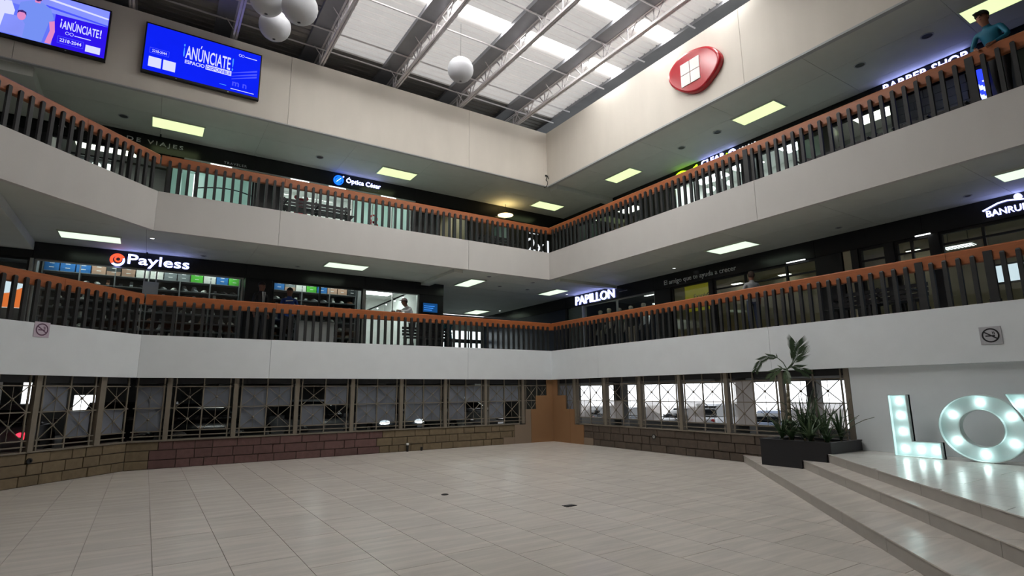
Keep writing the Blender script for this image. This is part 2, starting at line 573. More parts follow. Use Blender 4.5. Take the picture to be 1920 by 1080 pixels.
# small drip edge under the right parapet
struct('trim_1', M().box(-.015, .10, -26, 0.0, ZPB - .05, ZPB - .004), 'lgrey')
struct('trim_2', M().box(-16, -.02, .0, .10, ZPB - .03, ZPB - .004), 'lgrey')
# unseen closing walls of the hall
struct('wall_left', M().box(-16.2, -16, -26, 16, 0, 11.6), 'plaster')
struct('wall_front', M().box(-16.2, 12, -26.2, -26, 0, 11.6), 'plaster')
# white wall behind the light letters
struct('wall_right', M().box(.10, .25, -26, -9.40, 0, Z1B), 'plaster_low')

# ---- gallery ceilings in boards
def boards(parent, z, planes, x0, x1, y0, y1, px, py, ox, oy):
    nx0, nx1 = math.floor((x0 - ox) / px), math.ceil((x1 - ox) / px)
    ny0, ny1 = math.floor((y0 - oy) / py), math.ceil((y1 - oy) / py)
    for i in range(nx0, nx1):
        for j in range(ny0, ny1):
            a, b = ox + i * px, oy + j * py
            poly = clip_poly([(a + .003, b + .003), (a + px - .003, b + .003), (a + px - .003, b + py - .003), (a + .003, b + py - .003)], planes)
            if len(poly) > 2 and area2(poly) > .01:
                M().prism([(u, v, z) for u, v in poly], (0, 0, .015)).build('ceiling_board', 'soffit', parent)
def ceilings(z, nm, corridor):
    c = struct(nm, M().prism([(a, b, z + .04) for a, b in [(-16, -4.3 if corridor else .1), (-11.6, .1), (.1, .1), (.1, -20), (6.9, -20), (6.9, 9.4), (-16, 9.4)]], (0, 0, -.018)), 'soffit_void')
    c['kind'] = 'structure'
    boards(c, z, [(1, 0, -11.6), (0, 1, 2.68), (1, -1, -11.5 - .17)] + ([] if corridor else [(0, -1, -.1)]), -16, -11.6, -4.4, 2.7, 2.44, 1.24, -9.2, 0)
    boards(c, z, [(-1, 0, 11.6), (0, -1, -.1), (0, 1, 2.68), (1, -1, 0)], -11.6, 2.8, .1, 2.7, 2.44, 1.24, -9.2, 0)
    boards(c, z, [(-1, 0, -.1), (1, 0, 2.84), (-1, 1, 0), (0, -1, 15)], .1, 2.85, -15, 2.85, 1.24, 2.44, 0, -11.62)
    if corridor: boards(c, z, [(-1, 0, 2.74), (1, 0, 2.84), (0, -1, -2.69), (0, 1, 9.3), ], -2.8, 2.85, 2.7, 9.3, 2.44, 1.24, -9.2, 2.7)
    return c
ceilings(Z2B, 'ceiling_lower_gallery', True)
ceilings(ZPB, 'ceiling_upper_gallery', False)
# dropped beams under the gallery ceilings
for (a, b, y0, y1, z, t, n) in ((-15.2, -13.95, -3.0, 2.6, Z2B, .22, 3), (-15.2, -14.05, .2, 2.6, ZPB, .22, 4), (-3.62, -3.3, .13, 2.68, Z2B, .10, 5)):
    struct('trim_%d' % n, M().box(a, b, y0, y1, z - t, z - .002), 'soffit')
struct('trim_6', M().box(.16, 2.84, -.32, .02, ZPB - .16, ZPB - .002), 'soffit')
struct('trim_7', M().box(.16, 2.80, -.38, -.10, Z2B - .10, Z2B - .002), 'soffit')

# ---- roof: sheets, daylight strips, trusses
ROOF = 11.45
TX = [-1.2 - 2.25 * k for k in range(0, 8)]          # truss lines
roof = empty('ceiling', (0, 0, ROOF), kind='structure')
SY = [-3.45 - 2.07 * k for k in range(-3, 11)]        # daylight strips (centre lines)
edges_x = [-16.2] + sorted(t for t in TX if t > -16) + [0.22]
def sheet_mesh(w, d, mat):
    m = M()
    n = max(2, round(d / .236))
    ys, zs = [], []
    for k in range(n):
        a = d * k / n
        p = d / n
        for u, z in ((0, 0), (p - .075, 0), (p - .06, .045), (p - .02, .045), (p - .005, 0)):
            ys.append(a + u)
            zs.append(z)
    ys.append(d)
    zs.append(0)
    vs = [(x, y, z) for x in (0, w) for y, z in zip(ys, zs)]
    k = len(ys)
    m.add(vs, [(i, i + 1, k + i + 1, k + i) for i in range(k - 1)])
    return m.mesh('roof_panel', mat)
cache = {}
def rp(w, d, x, y):
    mat = 'sheet' if (x > -7.99 and -7.5 < y < -.2) else 'sheet_dark'
    key = (round(w, 3), round(d, 3), mat)
    if key not in cache: cache[key] = sheet_mesh(w, d, mat)
    inst('roof_panel', cache[key], roof, (x, y, 0))
for a, b in zip(edges_x[:-1], edges_x[1:]):
    for k, c in enumerate(SY):
        w = b - a
        hi = SY[k - 1] - .21 if k else 7.0
        if c + .21 < 0 < hi:
            rp(w - .004, -c - .21, a + .002, c + .21)
            rp(w - .004, hi, a + .002, 0)
        elif c + .21 < hi: rp(w - .004, hi - c - .21, a + .002, c + .21)
        if -8.5 < c < -3.0 and a > -10.3:
            sm_key = ('s', round(w, 3))
            if sm_key not in cache:
                q = M()
                for t in range(3): q.box(0, w - .004, t * .14 + .003, t * .14 + .137, .0, .02)
                cache[sm_key] = q.mesh('skylight_panel', 'sky')
            inst('skylight_panel', cache[sm_key], roof, (a + .002, c - .21, .012))
        else: rp(w - .004, .42, a + .002, c - .21)
    rp(w - .004, 26 + SY[-1] - .21, a + .002, -26)
struct('roof_light_block', M().box(-16.2, -7.95, -26, 7, ROOF + .11, ROOF + .14).box(-7.95, .66, 0, 7, ROOF + .11, ROOF + .14).box(-7.95, .66, -26, -7.85, ROOF + .11, ROOF + .14), 'beam')  # unseen cover added above the sheets to keep daylight off the dark bays
# edge gutter beam along the right wall and the wall behind the back parapet
struct('trim_8', M().box(.22, .78, -26, 7, ROOF - .09, ROOF + .10), 'beam')
struct('wall_roof_back', M().box(-16.2, .66, 6.9, 7.0, ZPB + .3, ROOF + .1), 'soffit_void')
# rods across the trusses
for y in (-.05, -1.0, -2.77, -4.55, -6.4, -8.2, -10):
    M().cyl((-16, y, 11.28), (.3, y, 11.28), .022, n=6).build('tie_rod', 'steel', roof)
def truss(x, first=False):
    t = empty('roof_truss', (x, 0, 10.86), kind='structure')
    M().box(x - .47, x - .05, -26, 6.8, ROOF - .13, ROOF - .005).build('gutter_beam', 'beam', t)
    for nm, dz in (('bottom_chord', 10.86), ('top_chord', 11.31)):
        M().box(x - .06, x - .012, -26, 1.2, dz, dz + .075).box(x + .012, x + .06, -26, 1.2, dz, dz + .075).build(nm, 'steel', t)
    rest_ = M()
    y = 0.35
    k = 0
    while y > -25:
        for seg, nm in (((x, y, 10.88), (x, y, 11.34)), 'vertical_web'), (((x, y, 10.89), (x, y - .36, 11.33)), 'diagonal_web'), (((x, y - .95, 10.89), (x, y - .62, 11.33)), 'diagonal_web'):
            if y > -9.2: M().cyl(seg[0], seg[1], .020, n=6).build(nm, 'steel', t)
            else: rest_.cyl(seg[0], seg[1], .014, n=6)
        y -= .95
        k += 1
    tag(rest_.build('web_rest', 'steel', t), kind='stuff')
    for y in (-.05, -1.95, -4.55):       # knee braces between the gutter beam and the lower chord
        M().bar((x - .25, y, 11.33), (x, y - .1, 10.9), .02, .02).build('brace', 'steel', t)
for x in TX:
    if x > -15.5: truss(x)

# ---- outer shells of the shop floors
struct('wall_back_shops', M().box(-16, -2.74, 6.7, 6.85, Z1T, ZPB), 'grey')
struct('wall_right_shops', M().box(6.8, 6.95, -26, 9.5, Z1T, ZPB), 'grey')
struct('wall_corridor_left', M().box(-2.86, -2.74, 2.85, 9.5, Z1T, Z2B), 'lgrey')
struct('wall_corridor_end', M().box(-2.86, .35, 9.4, 9.55, Z1T, Z2B).box(2.75, 3.2, 9.4, 9.55, Z1T, Z2B).box(.35, 2.75, 9.4, 9.55, 4.62, Z2B), 'lgrey')
struct('wall_upper_corner', M().box(-2.86, 7, 6.7, 6.85, Z2T, ZPB), 'grey')
wd = empty('window_90', (.35, 9.45, Z1T), kind='structure')
for x in (.35, 1.15, 1.95, 2.70): M().box(x, x + .05, 9.4, 9.48, Z1T, 4.62).build('frame_upright', 'darkframe', wd)
M().box(.40, 2.75, 9.38, 9.50, 4.02, 4.20).build('frame_rail', 'darkframe', wd)
M().box(.40, 2.75, 9.44, 9.45, Z1T, 4.6).build('pane', 'glass', wd)

# ---- garage behind the grilles
struct('floor_garage', M().prism([(a, b, -.02) for a, b in [(-16, -4.5 + .4), (-11.5, .4), (5.5, .4), (5.5, 24), (-16, 24)]], (0, 0, -.6)), 'asphalt')
struct('floor_garage_lower', M().prism([(a, b, -.42) for a, b in [(.4, .4), (.4, -26), (12, -26), (12, 24), (5.5, 24), (5.5, .4)]], (0, 0, -.2)), 'asphalt')
struct('wall_plinth_foot', M().prism([(a, b, 0) for a, b in [(-15.6, -3.8), (-11.5, .3), (.3, .3), (.3, -9.4), (.4, -9.4), (.4, .4), (-11.54, .4), (-15.7, -3.76)]], (0, 0, -.45)), 'concrete')
struct('wall_garage_back', M().box(-13.1, 5.5, 16, 16.2, -.42, 2.4).box(-15.2, -13.9, 16, 16.2, -.42, 2.4).box(-13.9, -13.1, 16, 16.2, -.42, .95).box(-13.9, -13.1, 16, 16.2, 1.65, 2.4).box(-16, -15.2, 16, 16.2, -.42, .4), 'concrete')
struct('wall_garage_light_block', M().box(5.5, 5.7, 5.3, 16, -.42, 2.34), 'concrete')  # added to block outside daylight from the left part of the garage
struct('wall_garage_outer', M().box(11.8, 12, -20, 16, -.42, .05), 'concrete')
struct('floor_outside', M().box(12, 60, -40, 60, -1.1, -.85), 'pavement')
struct('beam_garage', M().box(11.6, 12, -20, 16, 1.93, 2.34), 'concrete')
gc = [(-9.0, 7), (-3.4, 7), (2.2, 9), (5.5, 2.5), (5.5, -3.4), (5.5, -9), (10.5, 7.5), (10.5, -3), (-14.6, 7)]
for i, (x, y) in enumerate(gc):
    struct('garage_column', M().box(x - .2, x + .2, y - .2, y + .2, -.42, 2.33), 'concrete')
for x in (-12, -6.2, -.6): struct('garage_ceiling_beam', M().box(x - .15, x + .15, .6, 16, 2.05, 2.33), 'concrete')
for y in (-8.5, -3.4, 2.5): struct('garage_ceiling_beam', M().box(.6, 11.6, y - .15, y + .15, 2.0, 2.33), 'concrete')

# ---- stone plinth, block by block
def plinth(nm, P0, P1, z1, nrm, zones):
    """P0->P1 front line, blocks proud of a mortar core"""
    P0, P1 = Vector((*P0, 0)), Vector((*P1, 0))
    d = (P1 - P0)
    Ln = d.length
    d.normalize()
    n = Vector((*nrm, 0))
    core = M().prism([P0 - n * .02, P1 - n * .02, P1 - n * .25, P0 - n * .25] if d.cross(Vector((0, 0, 1))).dot(n) > 0 else [P1 - n * .02, P0 - n * .02, P0 - n * .25, P1 - n * .25], (0, 0, z1 - .02))
    w = struct('wall_plinth_' + nm, core, 'mortar')
    rows = [0.0, .19, .40, z1 - .02]
    for r in range(3):
        s = 0.0
        while s < Ln - .02:
            L_ = min(R.choice([.28, .36, .44, .52, .6]), Ln - s)
            if Ln - s - L_ < .15: L_ = Ln - s
            z0, zz = rows[r] + .004, rows[r + 1] - .004
            a, b = s + .004, s + L_ - .004
            pr = R.uniform(0, .018)
            fm = next(m for lim, m in zones if (s + L_ / 2) <= lim)
            mb = M()
            A, B = P0 + d * a, P0 + d * b
            q = [A - n * .03, B - n * .03]
            vs = [A - n * .03 + UPV * z0, B - n * .03 + UPV * z0, B - n * .03 + UPV * zz, A - n * .03 + UPV * zz]
            e = .006
            vs += [A + d * e + n * pr + UPV * (z0 + e), B - d * e + n * pr + UPV * (z0 + e), B - d * e + n * pr + UPV * (zz - e), A + d * e + n * pr + UPV * (zz - e)]
            mb.add(vs, [(4, 5, 6, 7), (0, 1, 5, 4), (1, 2, 6, 5), (2, 3, 7, 6), (3, 0, 4, 7), (3, 2, 1, 0)])
            mb.build('stone_block', fm, w)
            s += L_
    sm = M()
    sm.prism([P0 + n * .03 + UPV * (z1 - .02), P1 + n * .03 + UPV * (z1 - .02), P1 - n * .27 + UPV * (z1 - .02), P0 - n * .27 + UPV * (z1 - .02)], (0, 0, .03))
    sm.build('sill', 'sill', w)
    return w
SILL = 0.61
plinth('back', (-11.56, .12), (-1.25, .12), SILL, (0, -1), [(.3, 'st_tan'), (5.8, 'st_red'), (99, 'st_tan')])
plinth('left', (-15.6, -3.92), (-11.56, .12), SILL, (SQ, -SQ), [(99, 'st_tan')])
plinth('right', (.12, -9.40), (.12, -1.25), SILL, (-1, 0), [(99, 'st_brown')])

# ---- iron grille windows
wn = [0]
def bay(A, B, nrm, cols=2, panels=(), pmat_='polypanel', post=True, endpost=False):
    wn[0] += 1
    A, B = Vector((*A, 0)), Vector((*B, 0))
    n = Vector((*nrm, 0))
    d = (B - A)
    Ln = d.length
    d.normalize()
    w = empty('window_%d' % wn[0], (A.x, A.y, SILL), kind='structure')
    def bx(s0, s1, z0, z1, t0, t1, nm, mat='grille'):
        p = [A + d * s0 + n * t0, A + d * s1 + n * t0, A + d * s1 + n * t1, A + d * s0 + n * t1]
        M().prism([v + UPV * z0 for v in p], (0, 0, z1 - z0)).build(nm, mat, w)
    def br(s0, z0, s1, z1, th=.012, nm='diagonal_bar'):
        M().bar(A + d * s0 + UPV * z0, A + d * s1 + UPV * z1, th, th * 1.6, n).build(nm, 'grille', w)
    TOP = Z1B + .02
    if post: bx(-.05, .05, SILL, TOP, -.06, .05, 'post')
    if endpost: bx(Ln - .05, Ln + .05, SILL, TOP, -.06, .05, 'post')
    m0, m1 = (.13, Ln - .13) if cols == 2 else (.10, Ln - .10)
    us = [m0 + (m1 - m0) * k / cols for k in range(cols + 1)]
    for s in us: bx(s - .014, s + .014, SILL, TOP, -.02, .008, 'upright')
    for z in (1.80, 1.32, .81, .705): bx(0.05, Ln - .05, z - .011, z + .011, -.018, .006, 'rail')
    bx(0.05, Ln - .05, 1.86, TOP, -.03, -.02, 'head_plate', 'darkframe')
    for c in range(cols):
        a, b = us[c], us[c + 1]
        for r, (z0, z1) in enumerate(((.81, 1.32), (1.32, 1.80))):
            br(a, z0, b, z1)
            br(a, z1, b, z0)
            mx, mz = (a + b) / 2, (z0 + z1) / 2
            bx(mx - .004, mx + .004, z0, z1, -.012, -.004, 'centre_bar')
            o = M().ball(A + d * mx + UPV * mz, .028, 8, 6)
            o.build('knob', 'grille', w)
            if (c, r) in panels: bx(a + .016, b - .016, z0 + .012, z1 - .012, -.045, -.035, 'panel', pmat_)
    return w
LP = [-10.85, -9.47, -8.06, -6.63, -5.24, -3.86, -2.48, -1.09]
lpan = [((1, 1),), ((0, 1), (0, 0), (1, 1)), ((0, 0), (1, 1)), ((0, 0), (0, 1), (1, 1), (1, 0)), ((0, 0), (0, 1), (1, 0), (1, 1)),
        ((0, 0), (0, 1), (1, 1)), ((0, 0), (0, 1), (1, 1))]
def chp(s): return (-11.56 - s * SQ, .15 - .03 - s * SQ)
NC = (SQ, -SQ)
bay(chp(4.7), chp(3.38), NC, panels=((0, 0), (0, 1)))
bay(chp(3.38), chp(2.05), NC, panels=())
bay(chp(2.05), chp(.75), NC, panels=((0, 1), (1, 0)))
bay(chp(.75), chp(0), NC, cols=1, panels=((0, 0),))
bay((-11.56, .15), (LP[0], .15), (0, -1), cols=1, panels=((0, 1), (0, 0)), post=False)
for k in range(7): bay((LP[k], .15), (LP[k + 1], .15), (0, -1), panels=lpan[k])
bay((LP[7], .15), (.05, .15), (0, -1), panels=())
RP_ = [-1.04, -2.42, -3.83, -5.22, -6.60, -7.97, -9.34]
bay((.15, -.05), (.15, RP_[0]), (-1, 0), post=False, panels=((0, 0), (1, 0), (0, 1), (1, 1)), pmat_='polypanel')
rpan = [((0, 0),), ((0, 0),), ((0, 0),), ((0, 0),), ((0, 0), (0, 1)), ((0, 0), (1, 0))]
for k in range(6): bay((.15, RP_[k]), (.15, RP_[k + 1]), (-1, 0), panels=rpan[k], pmat_='whitepanel', endpost=(k == 5))
# stepped boards filling the corner of the hall
def stepped(axis):
    pts = [(0.10, 0), (1.86, 0), (1.86, .21), (1.44, .21), (1.44, .58), (1.02, .58), (1.02, 1.05), (.60, 1.05), (.60, 1.48), (.16, 1.48), (.16, Z1B), (-.10, Z1B), (-.10, 0)]
    a = [p for p in pts]
    w = empty('wall_corner_board', (0, 0, 0), kind='structure')
    # three boards of the panel: brown tall one and greyer low ones
    segs = [([(-.10, 0), (.80, 0), (.80, 1.05), (.60, 1.05), (.60, 1.48), (.16, 1.48), (.16, Z1B), (-.10, Z1B)], 'card'),
            ([(.806, 0), (1.44, 0), (1.44, .58), (1.02, .58), (1.02, 1.05), (.806, 1.05)], 'card2' if axis == 'L' else 'card'),
            ([(1.446, 0), (1.86, 0), (1.86, .21), (1.446, .21)], 'card2')]
    for pl, m in segs:
        if axis == 'L': M().prism([(-u, .085, z) for u, z in pl], (0, .03, 0)).build('board', m, w)
        else: M().prism([(.085, -u, z) for u, z in reversed(pl)], (.03, 0, 0)).build('board', m, w)
stepped('L')
stepped('R')

# ================================================================ RAILINGS
bal_mesh = {}
def railing(nm, P0, P1, z, label, skip_first=0.1, posts=(), e0=0.0, e1=0.0):
    P0, P1 = Vector((*P0, z)), Vector((*P1, z))
    d = P1 - P0
    Ln = d.length
    d.normalize()
    n = d.cross(UPV)                        # towards the hall
    ang = math.atan2(d.y, d.x)
    root = empty(nm, P0, label, 'railing', 'gallery railings')
    # handrail in lengths
    jl = [0]
    while jl[-1] + 2.8 < Ln: jl.append(jl[-1] + 2.8)
    jl.append(Ln)
    if len(jl) > 2 and jl[-1] - jl[-2] < .8: jl.pop(-2)
    for a, b in zip(jl[:-1], jl[1:]):
        A, B = P0 + d * (a + .003 - (e0 if a == 0 else 0)) - n * .10, P0 + d * (b - .003 + (e1 if b == Ln else 0)) - n * .10
        m = M()
        sec = [(-.035, .70), (.045, .70), (.055, .715), (.055, .925), (.03, .95), (-.03, .95), (-.055, .93), (-.055, .715)]
        va = [A + n * u + UPV * w for u, w in sec]
        vb = [B + n * u + UPV * w for u, w in sec]
        k = len(sec)
        m.add(va + vb, [tuple(range(k)), tuple(reversed(range(k, 2 * k)))] + [(i, k + i, k + (i + 1) % k, (i + 1) % k) for i in range(k)])
        m.build('handrail', 'wood', root)
    if 'b' not in bal_mesh:
        b = M()
        b.box(-.032, .032, -.03, .03, .002, .79)
        b.add([(-.032, -.03, .79), (.032, -.03, .79), (.032, .03, .79), (-.032, .03, .79), (-.02, -.018, .815), (.02, -.018, .815), (.02, .018, .815), (-.02, .018, .815)],
              [(4, 5, 6, 7), (0, 1, 5, 4), (1, 2, 6, 5), (2, 3, 7, 6), (3, 0, 4, 7)])
        bal_mesh['b'] = b.mesh('baluster', 'baluster')
        b = M()
        b.box(-.06, .06, -.035, .035, .002, .86)
        b.box(-.07, .07, -.045, .045, .002, .06)
        bal_mesh['p'] = b.mesh('newel_post', 'baluster')
    s = skip_first
    k = 0
    while s < Ln - .04:
        p = (P0 + d * s - n * .012) - P0
        if k in posts: inst('newel_post', bal_mesh['p'], root, P0 + Vector(p) - P0 - n * .05, ang)
        else: inst('baluster', bal_mesh['b'], root, Vector(p), ang)
        s += .197
        k += 1
    return root
for z, lv in ((Z1T, 'lower'), (Z2T, 'upper')):
    railing('gallery_railing', (-11.5, .035), (-.03, .035), z, 'orange wood topped railing with charcoal balusters along the back wall of the %s gallery' % lv, .18, e1=.11)
    railing('gallery_railing', (.035, -.03), (.035, -14.0), z, 'orange wood topped railing with charcoal balusters along the right side of the %s gallery' % lv, .15, posts=(54, 59) if lv == 'lower' else (38, 60), e0=.11)
    railing('gallery_railing', (-11.5 - 4.6 * SQ - .025, -4.6 * SQ + .025), (-11.5 - .025, .025), z, 'slanting orange wood railing on the cut corner at the left of the %s gallery' % lv, .1, e1=.04)

# ================================================================ SHOP FRONTS
wcount = [100]
def fmap(side, plane):
    """u along the reading direction, w depth behind the front"""
    if side == 'L': return lambda u, w, z: Vector((u, plane + w, z))
    return lambda u, w, z: Vector((plane + w, -u, z))      # u = -y on the right hand side
def fbox(f, u0, u1, w0, w1, z0, z1, m=None):
    m = m or M()
    a, b = f(u0, w0, z0), f(u1, w1, z1)
    return m.box(min(a.x, b.x), max(a.x, b.x), min(a.y, b.y), max(a.y, b.y), min(a.z, b.z), max(a.z, b.z))
def shopcol(f, u0, u1, z0, z1, mat, w0=0.0, w1=.28, nm='shop_pillar'):
    o = fbox(f, u0, u1, w0, w1, z0, z1).build(nm, mat)
    o['kind'] = 'structure'
    return o
def shopwin(f, u0, u1, z0, z1, mull=(), rails=(), frame='darkframe', pane='glass', sillh=0.08, fw_=.05):
    wcount[0] += 1
    w = empty('window_%d' % wcount[0], f((u0 + u1) / 2, .1, z0), kind='structure')
    fbox(f, u0, u1, .05, .13, z0 + .004, z0 + sillh).build('sill', frame, w)
    fbox(f, u0, u1, .05, .13, z1 - fw_, z1 - .002).build('head', frame, w)
    cuts = [u0] + list(mull) + [u1]
    for k, u in enumerate(cuts):
        a = u if k == 0 else (u - fw_ if k == len(cuts) - 1 else u - fw_ / 2)
        fbox(f, a, a + fw_, .055, .125, z0 + sillh, z1 - fw_).build('mullion', frame, w)
    for z in rails: fbox(f, u0 + fw_, u1 - fw_, .06, .12, z - .02, z + .02).build('transom', frame, w)
    for a, b in zip(cuts[:-1], cuts[1:]):
        fbox(f, a + fw_, b - fw_, .085, .095, z0 + sillh, z1 - fw_).build('pane', pane, w)
    return w
def room(f, u0, u1, depth, z0, z1, wall, nm, lamps=(), flo='grey', ceil='lgrey'):
    """side walls, back wall, floor covering and ceiling of one shop"""
    r = empty('wall_shop_' + nm, f((u0 + u1) / 2, depth, z0), kind='structure')
    fbox(f, u0, u1, depth, depth + .08, z0, z1).build('back_wall', wall, r)
    fbox(f, u0 - .04, u0, .14, depth, z0, z1).build('side_wall', wall, r)
    fbox(f, u1, u1 + .04, .14, depth, z0, z1).build('side_wall', wall, r)
    fbox(f, u0, u1, .14, depth, z0 - .004, z0 + .01).build('shop_floor', flo, r)
    fbox(f, u0, u1, .14, depth, z1, z1 + .03).build('shop_ceiling', ceil, r)
    return r
nl = [0]
def shoplamp(f, u0, u1, w0, w1, z, mat, label, th=.04, cat='light', nm='shop_lamp'):
    c = f((u0 + u1) / 2, (w0 + w1) / 2, z)
    r = empty(nm, c, label, cat)
    fbox(f, u0 - .02, u1 + .02, w0 - .01, w1 + .01, z, z + th).build('housing', 'lampframe', r)
    fbox(f, u0, u1, w0, w1, z - .015, z).build('diffuser', mat, r)
    return r
# emissive tints for shops
MT['lamp_shop'] = glow('shop_lamp_white', (0.92, 1, 0.97, 1), 12.0)
MT['lamp_soft'] = glow('shop_lamp_soft', (1, 0.98, 0.86, 1), 3.2)
MT['lamp_warm'] = glow('warm_lamp', (1, 0.72, 0.30, 1), 6.0)
MT['teal'] = pmat('teal_glass_paint', rgb(182, 200, 195), 0.4)
MT['frost'] = glassy('frosted_glass', (.8, .9, .88, 1), .05, .2, .55, rgb(170, 196, 188))
MT['dgreen'] = pmat('dark_green', rgb(28, 58, 46), 0.6, var=.2, scale=12)
MT['shutter'] = pmat('roller_shutter', rgb(96, 104, 98), 0.5, metal=.2)
MT['navy'] = pmat('navy_glass', rgb(24, 32, 54), 0.3)
MT['brick'] = pmat('grey_wall_tile', rgb(92, 96, 98), 0.6, objvar=.08)
MT['brownwood'] = pmat('brown_wood', rgb(74, 52, 36), 0.5, var=.15, scale=6)

L1, R1, L2, R2 = fmap('L', 2.65), fmap('R', 2.85), fmap('L', 2.70), fmap('R', 2.90)
# fascias
def fascia(f, u0, u1, z0, z1, joints, nm):
    r = empty('trim_' + nm, f((u0 + u1) / 2, 0, z0), kind='structure')
    cuts = [u0] + list(joints) + [u1]
    for a, b in zip(cuts[:-1], cuts[1:]): fbox(f, a + .004, b - .004, -.03, .12, z0, z1 - .003).build('fascia_panel', 'fascia', r)
fascia(L1, -15.9, -2.74, 4.97, Z2B, (-13.95, -9.15, -5.6), 'fascia_back_lower')
fascia(R1, -9.4, 15, 4.93, Z2B, (-2.7, 2.1, 4.3, 7.6, 10.0), 'fascia_right_lower')
fascia(L2, -15.9, 2.9, 8.30, ZPB, (-13.9, -9.1, -3.9, .1), 'fascia_back_upper')
fascia(R2, -2.7, 15, 8.32, ZPB, (-.7, 3.0, 6.0, 8.2), 'fascia_right_upper')

# ---- lower gallery, back row
zf, zh = Z1T, 4.97
shopcol(L1, -15.9, -14.75, zf, zh, 'blackwall')
shopwin(L1, -14.75, -14.0, zf, zh, frame='blackwall')
room(L1, -15.6, -13.98, 2.6, zf, 5.3, 'blackwall', 'a')
shopcol(L1, -14.0, -13.93, zf, zh, 'alu', .0, .08)
shopwin(L1, -13.9, -9.2, zf, zh, mull=(-11.62, -11.35), frame='alu', fw_=.035)
room(L1, -13.9, -5.62, 3.6, zf, 5.3, 'lgrey', 'shoes')
shopcol(L1, -9.15, -8.42, zf, zh, 'blackwall', 0, .5)
shopwin(L1, -8.4, -5.62, zf, zh, mull=(-7.0,), frame='darkframe')
shopcol(L1, -5.64, -5.56, zf, zh, 'alu', 0, .2)
shopwin(L1, -5.55, -3.68, zf, zh, mull=(-4.6,), frame='alu', fw_=.03)
room(L1, -5.55, -3.6, 3.6, zf, 5.3, 'white', 'bright', ceil='white')
shopcol(L1, -3.66, -2.74, zf, zh, 'blackwall', 0, .22)
for k, (a, b) in enumerate(((-13.6, -12.2), (-12.0, -10.6), (-10.4, -9.3), (-8.2, -7.0), (-6.8, -5.8))):  # strip lights added out of sight behind the fascia to light the shelves
    shoplamp(L1, a, b, .32, .42, 5.18, 'lamp_shop', 'added unseen strip light %s over the shoe shelves' % ('far left', 'left', 'middle', 'right', 'far right')[k].replace('far ', 'outermost '))
shoplamp(L1, -5.2, -4.0, 1.6, 2.2, 5.22, 'lamp_shop', 'bright square ceiling lamp in the white shop beside the corridor')
shoplamp(L1, -5.40, -5.05, 1.1, 1.5, 5.22, 'lamp_shop', 'small ceiling lamp by the shoe shop partition')
shoplamp(L1, -15.2, -14.05, .5, .6, 4.72, 'tube', 'white tube light over the orange poster at the left edge', nm='tube_light')

# ---- lower gallery, right row (u = -y)
zh = 4.93
shopcol(R1, -9.4, -2.75, zf, zh, 'navy', .02, .2, 'corridor_shop_wall')
shopcol(R1, -2.75, -2.62, zf, zh, 'blackwall', 0, .2)
sh = empty('door_1', R1(-2.15, .06, zf), kind='structure')
for k in range(17): fbox(R1, -2.60, -1.72, .05 + .008 * (k % 2), .09, zf + .02 + k * .115, zf + .02 + k * .115 + .112).build('shutter_slat', 'shutter', sh)
shopcol(R1, -1.70, -1.62, zf, zh, 'lgrey', 0, .12)
shopwin(R1, -1.6, 2.08, zf, zh, mull=(.2,), frame='alu', fw_=.05)
room(R1, -1.62, 2.1, 2.6, zf, 5.2, 'navy', 'boutique', flo='grey', ceil='grey')
shoplamp(R1, .5, 1.6, 1.2, 1.3, 5.1, 'tube', 'slim white tube light on the boutique ceiling', nm='tube_light')
shoplamp(R1, -1.2, 1.3, .25, .32, 5.12, 'lamp_soft', 'added strip light brightening the boutique mannequins')  # extra lamp added to brighten the mannequins
shoplamp(R1, 1.45, 1.95, .6, .75, 4.62, 'lamp_shop', 'short white lamp at the boutique window side')
shopcol(R1, 2.1, 2.78, zf, zh, 'blackwall', 0, .5)
shopwin(R1, 2.8, 4.28, zf, zh, mull=(), rails=(), frame='blackwall')
shopcol(R1, 4.28, 4.42, zf, zh, 'blackwall', 0, .2)
shopwin(R1, 4.42, 7.58, zf, zh, mull=(5.5, 6.75), rails=(4.60,), frame='darkframe')
room(R1, 2.8, 7.6, 2.6, zf, 5.2, 'cream', 'bank_a', ceil='cream')
for a, b in ((3.5, 3.85), (5.2, 5.55), (6.6, 6.95)):  # lamps added for the light they give the bank interior
    shoplamp(R1, a, b, 2.25, 2.4, 5.14, 'lamp_soft', {3.5: 'added soft ceiling lamp behind the yellow poster', 5.2: 'added soft ceiling lamp behind the middle bank window', 6.6: 'added soft ceiling lamp next to the black bank pillar'}[a])
shopcol(R1, 7.6, 8.22, zf, zh, 'blackwall', 0, .4)
shopcol(R1, 8.24, 8.42, zf, zh, 'cream', .05, .3)
shopcol(R1, 8.44, 8.60, zf, zh, 'blackwall', 0, .3)
shopwin(R1, 8.6, 9.2, zf, zh, frame='blackwall', rails=(4.62,))
shopcol(R1, 9.2, 9.38, zf, zh, 'blackwall', 0, .3)
shopwin(R1, 9.38, 10.1, zf, zh, frame='blackwall', mull=(9.72,), rails=(4.62,))
shopcol(R1, 10.1, 10.26, zf, zh, 'blackwall', 0, .3)
shopwin(R1, 10.26, 13.2, zf, zh, mull=(11.02, 12.1), rails=(4.66,), frame='darkframe')
room(R1, 8.5, 13.6, 2.8, zf, 5.2, 'cream', 'bank_b', ceil='cream')
gl = shoplamp(R1, 9.96, 10.52, 1.0, 1.3, 4.78, 'tube', 'bright louvred grid lamp behind the bank window', nm='grid_lamp')
for q in range(9): fbox(R1, 9.97 + q * .068, 9.985 + q * .068, 1.0, 1.3, 4.752, 4.764).build('louvre', 'lgrey', gl)
for q, u in ((0, 10.05), (1, 10.43)): fbox(R1, u, u + .01, 1.14, 1.15, 4.82, 5.2).build('hanger', 'black', gl)
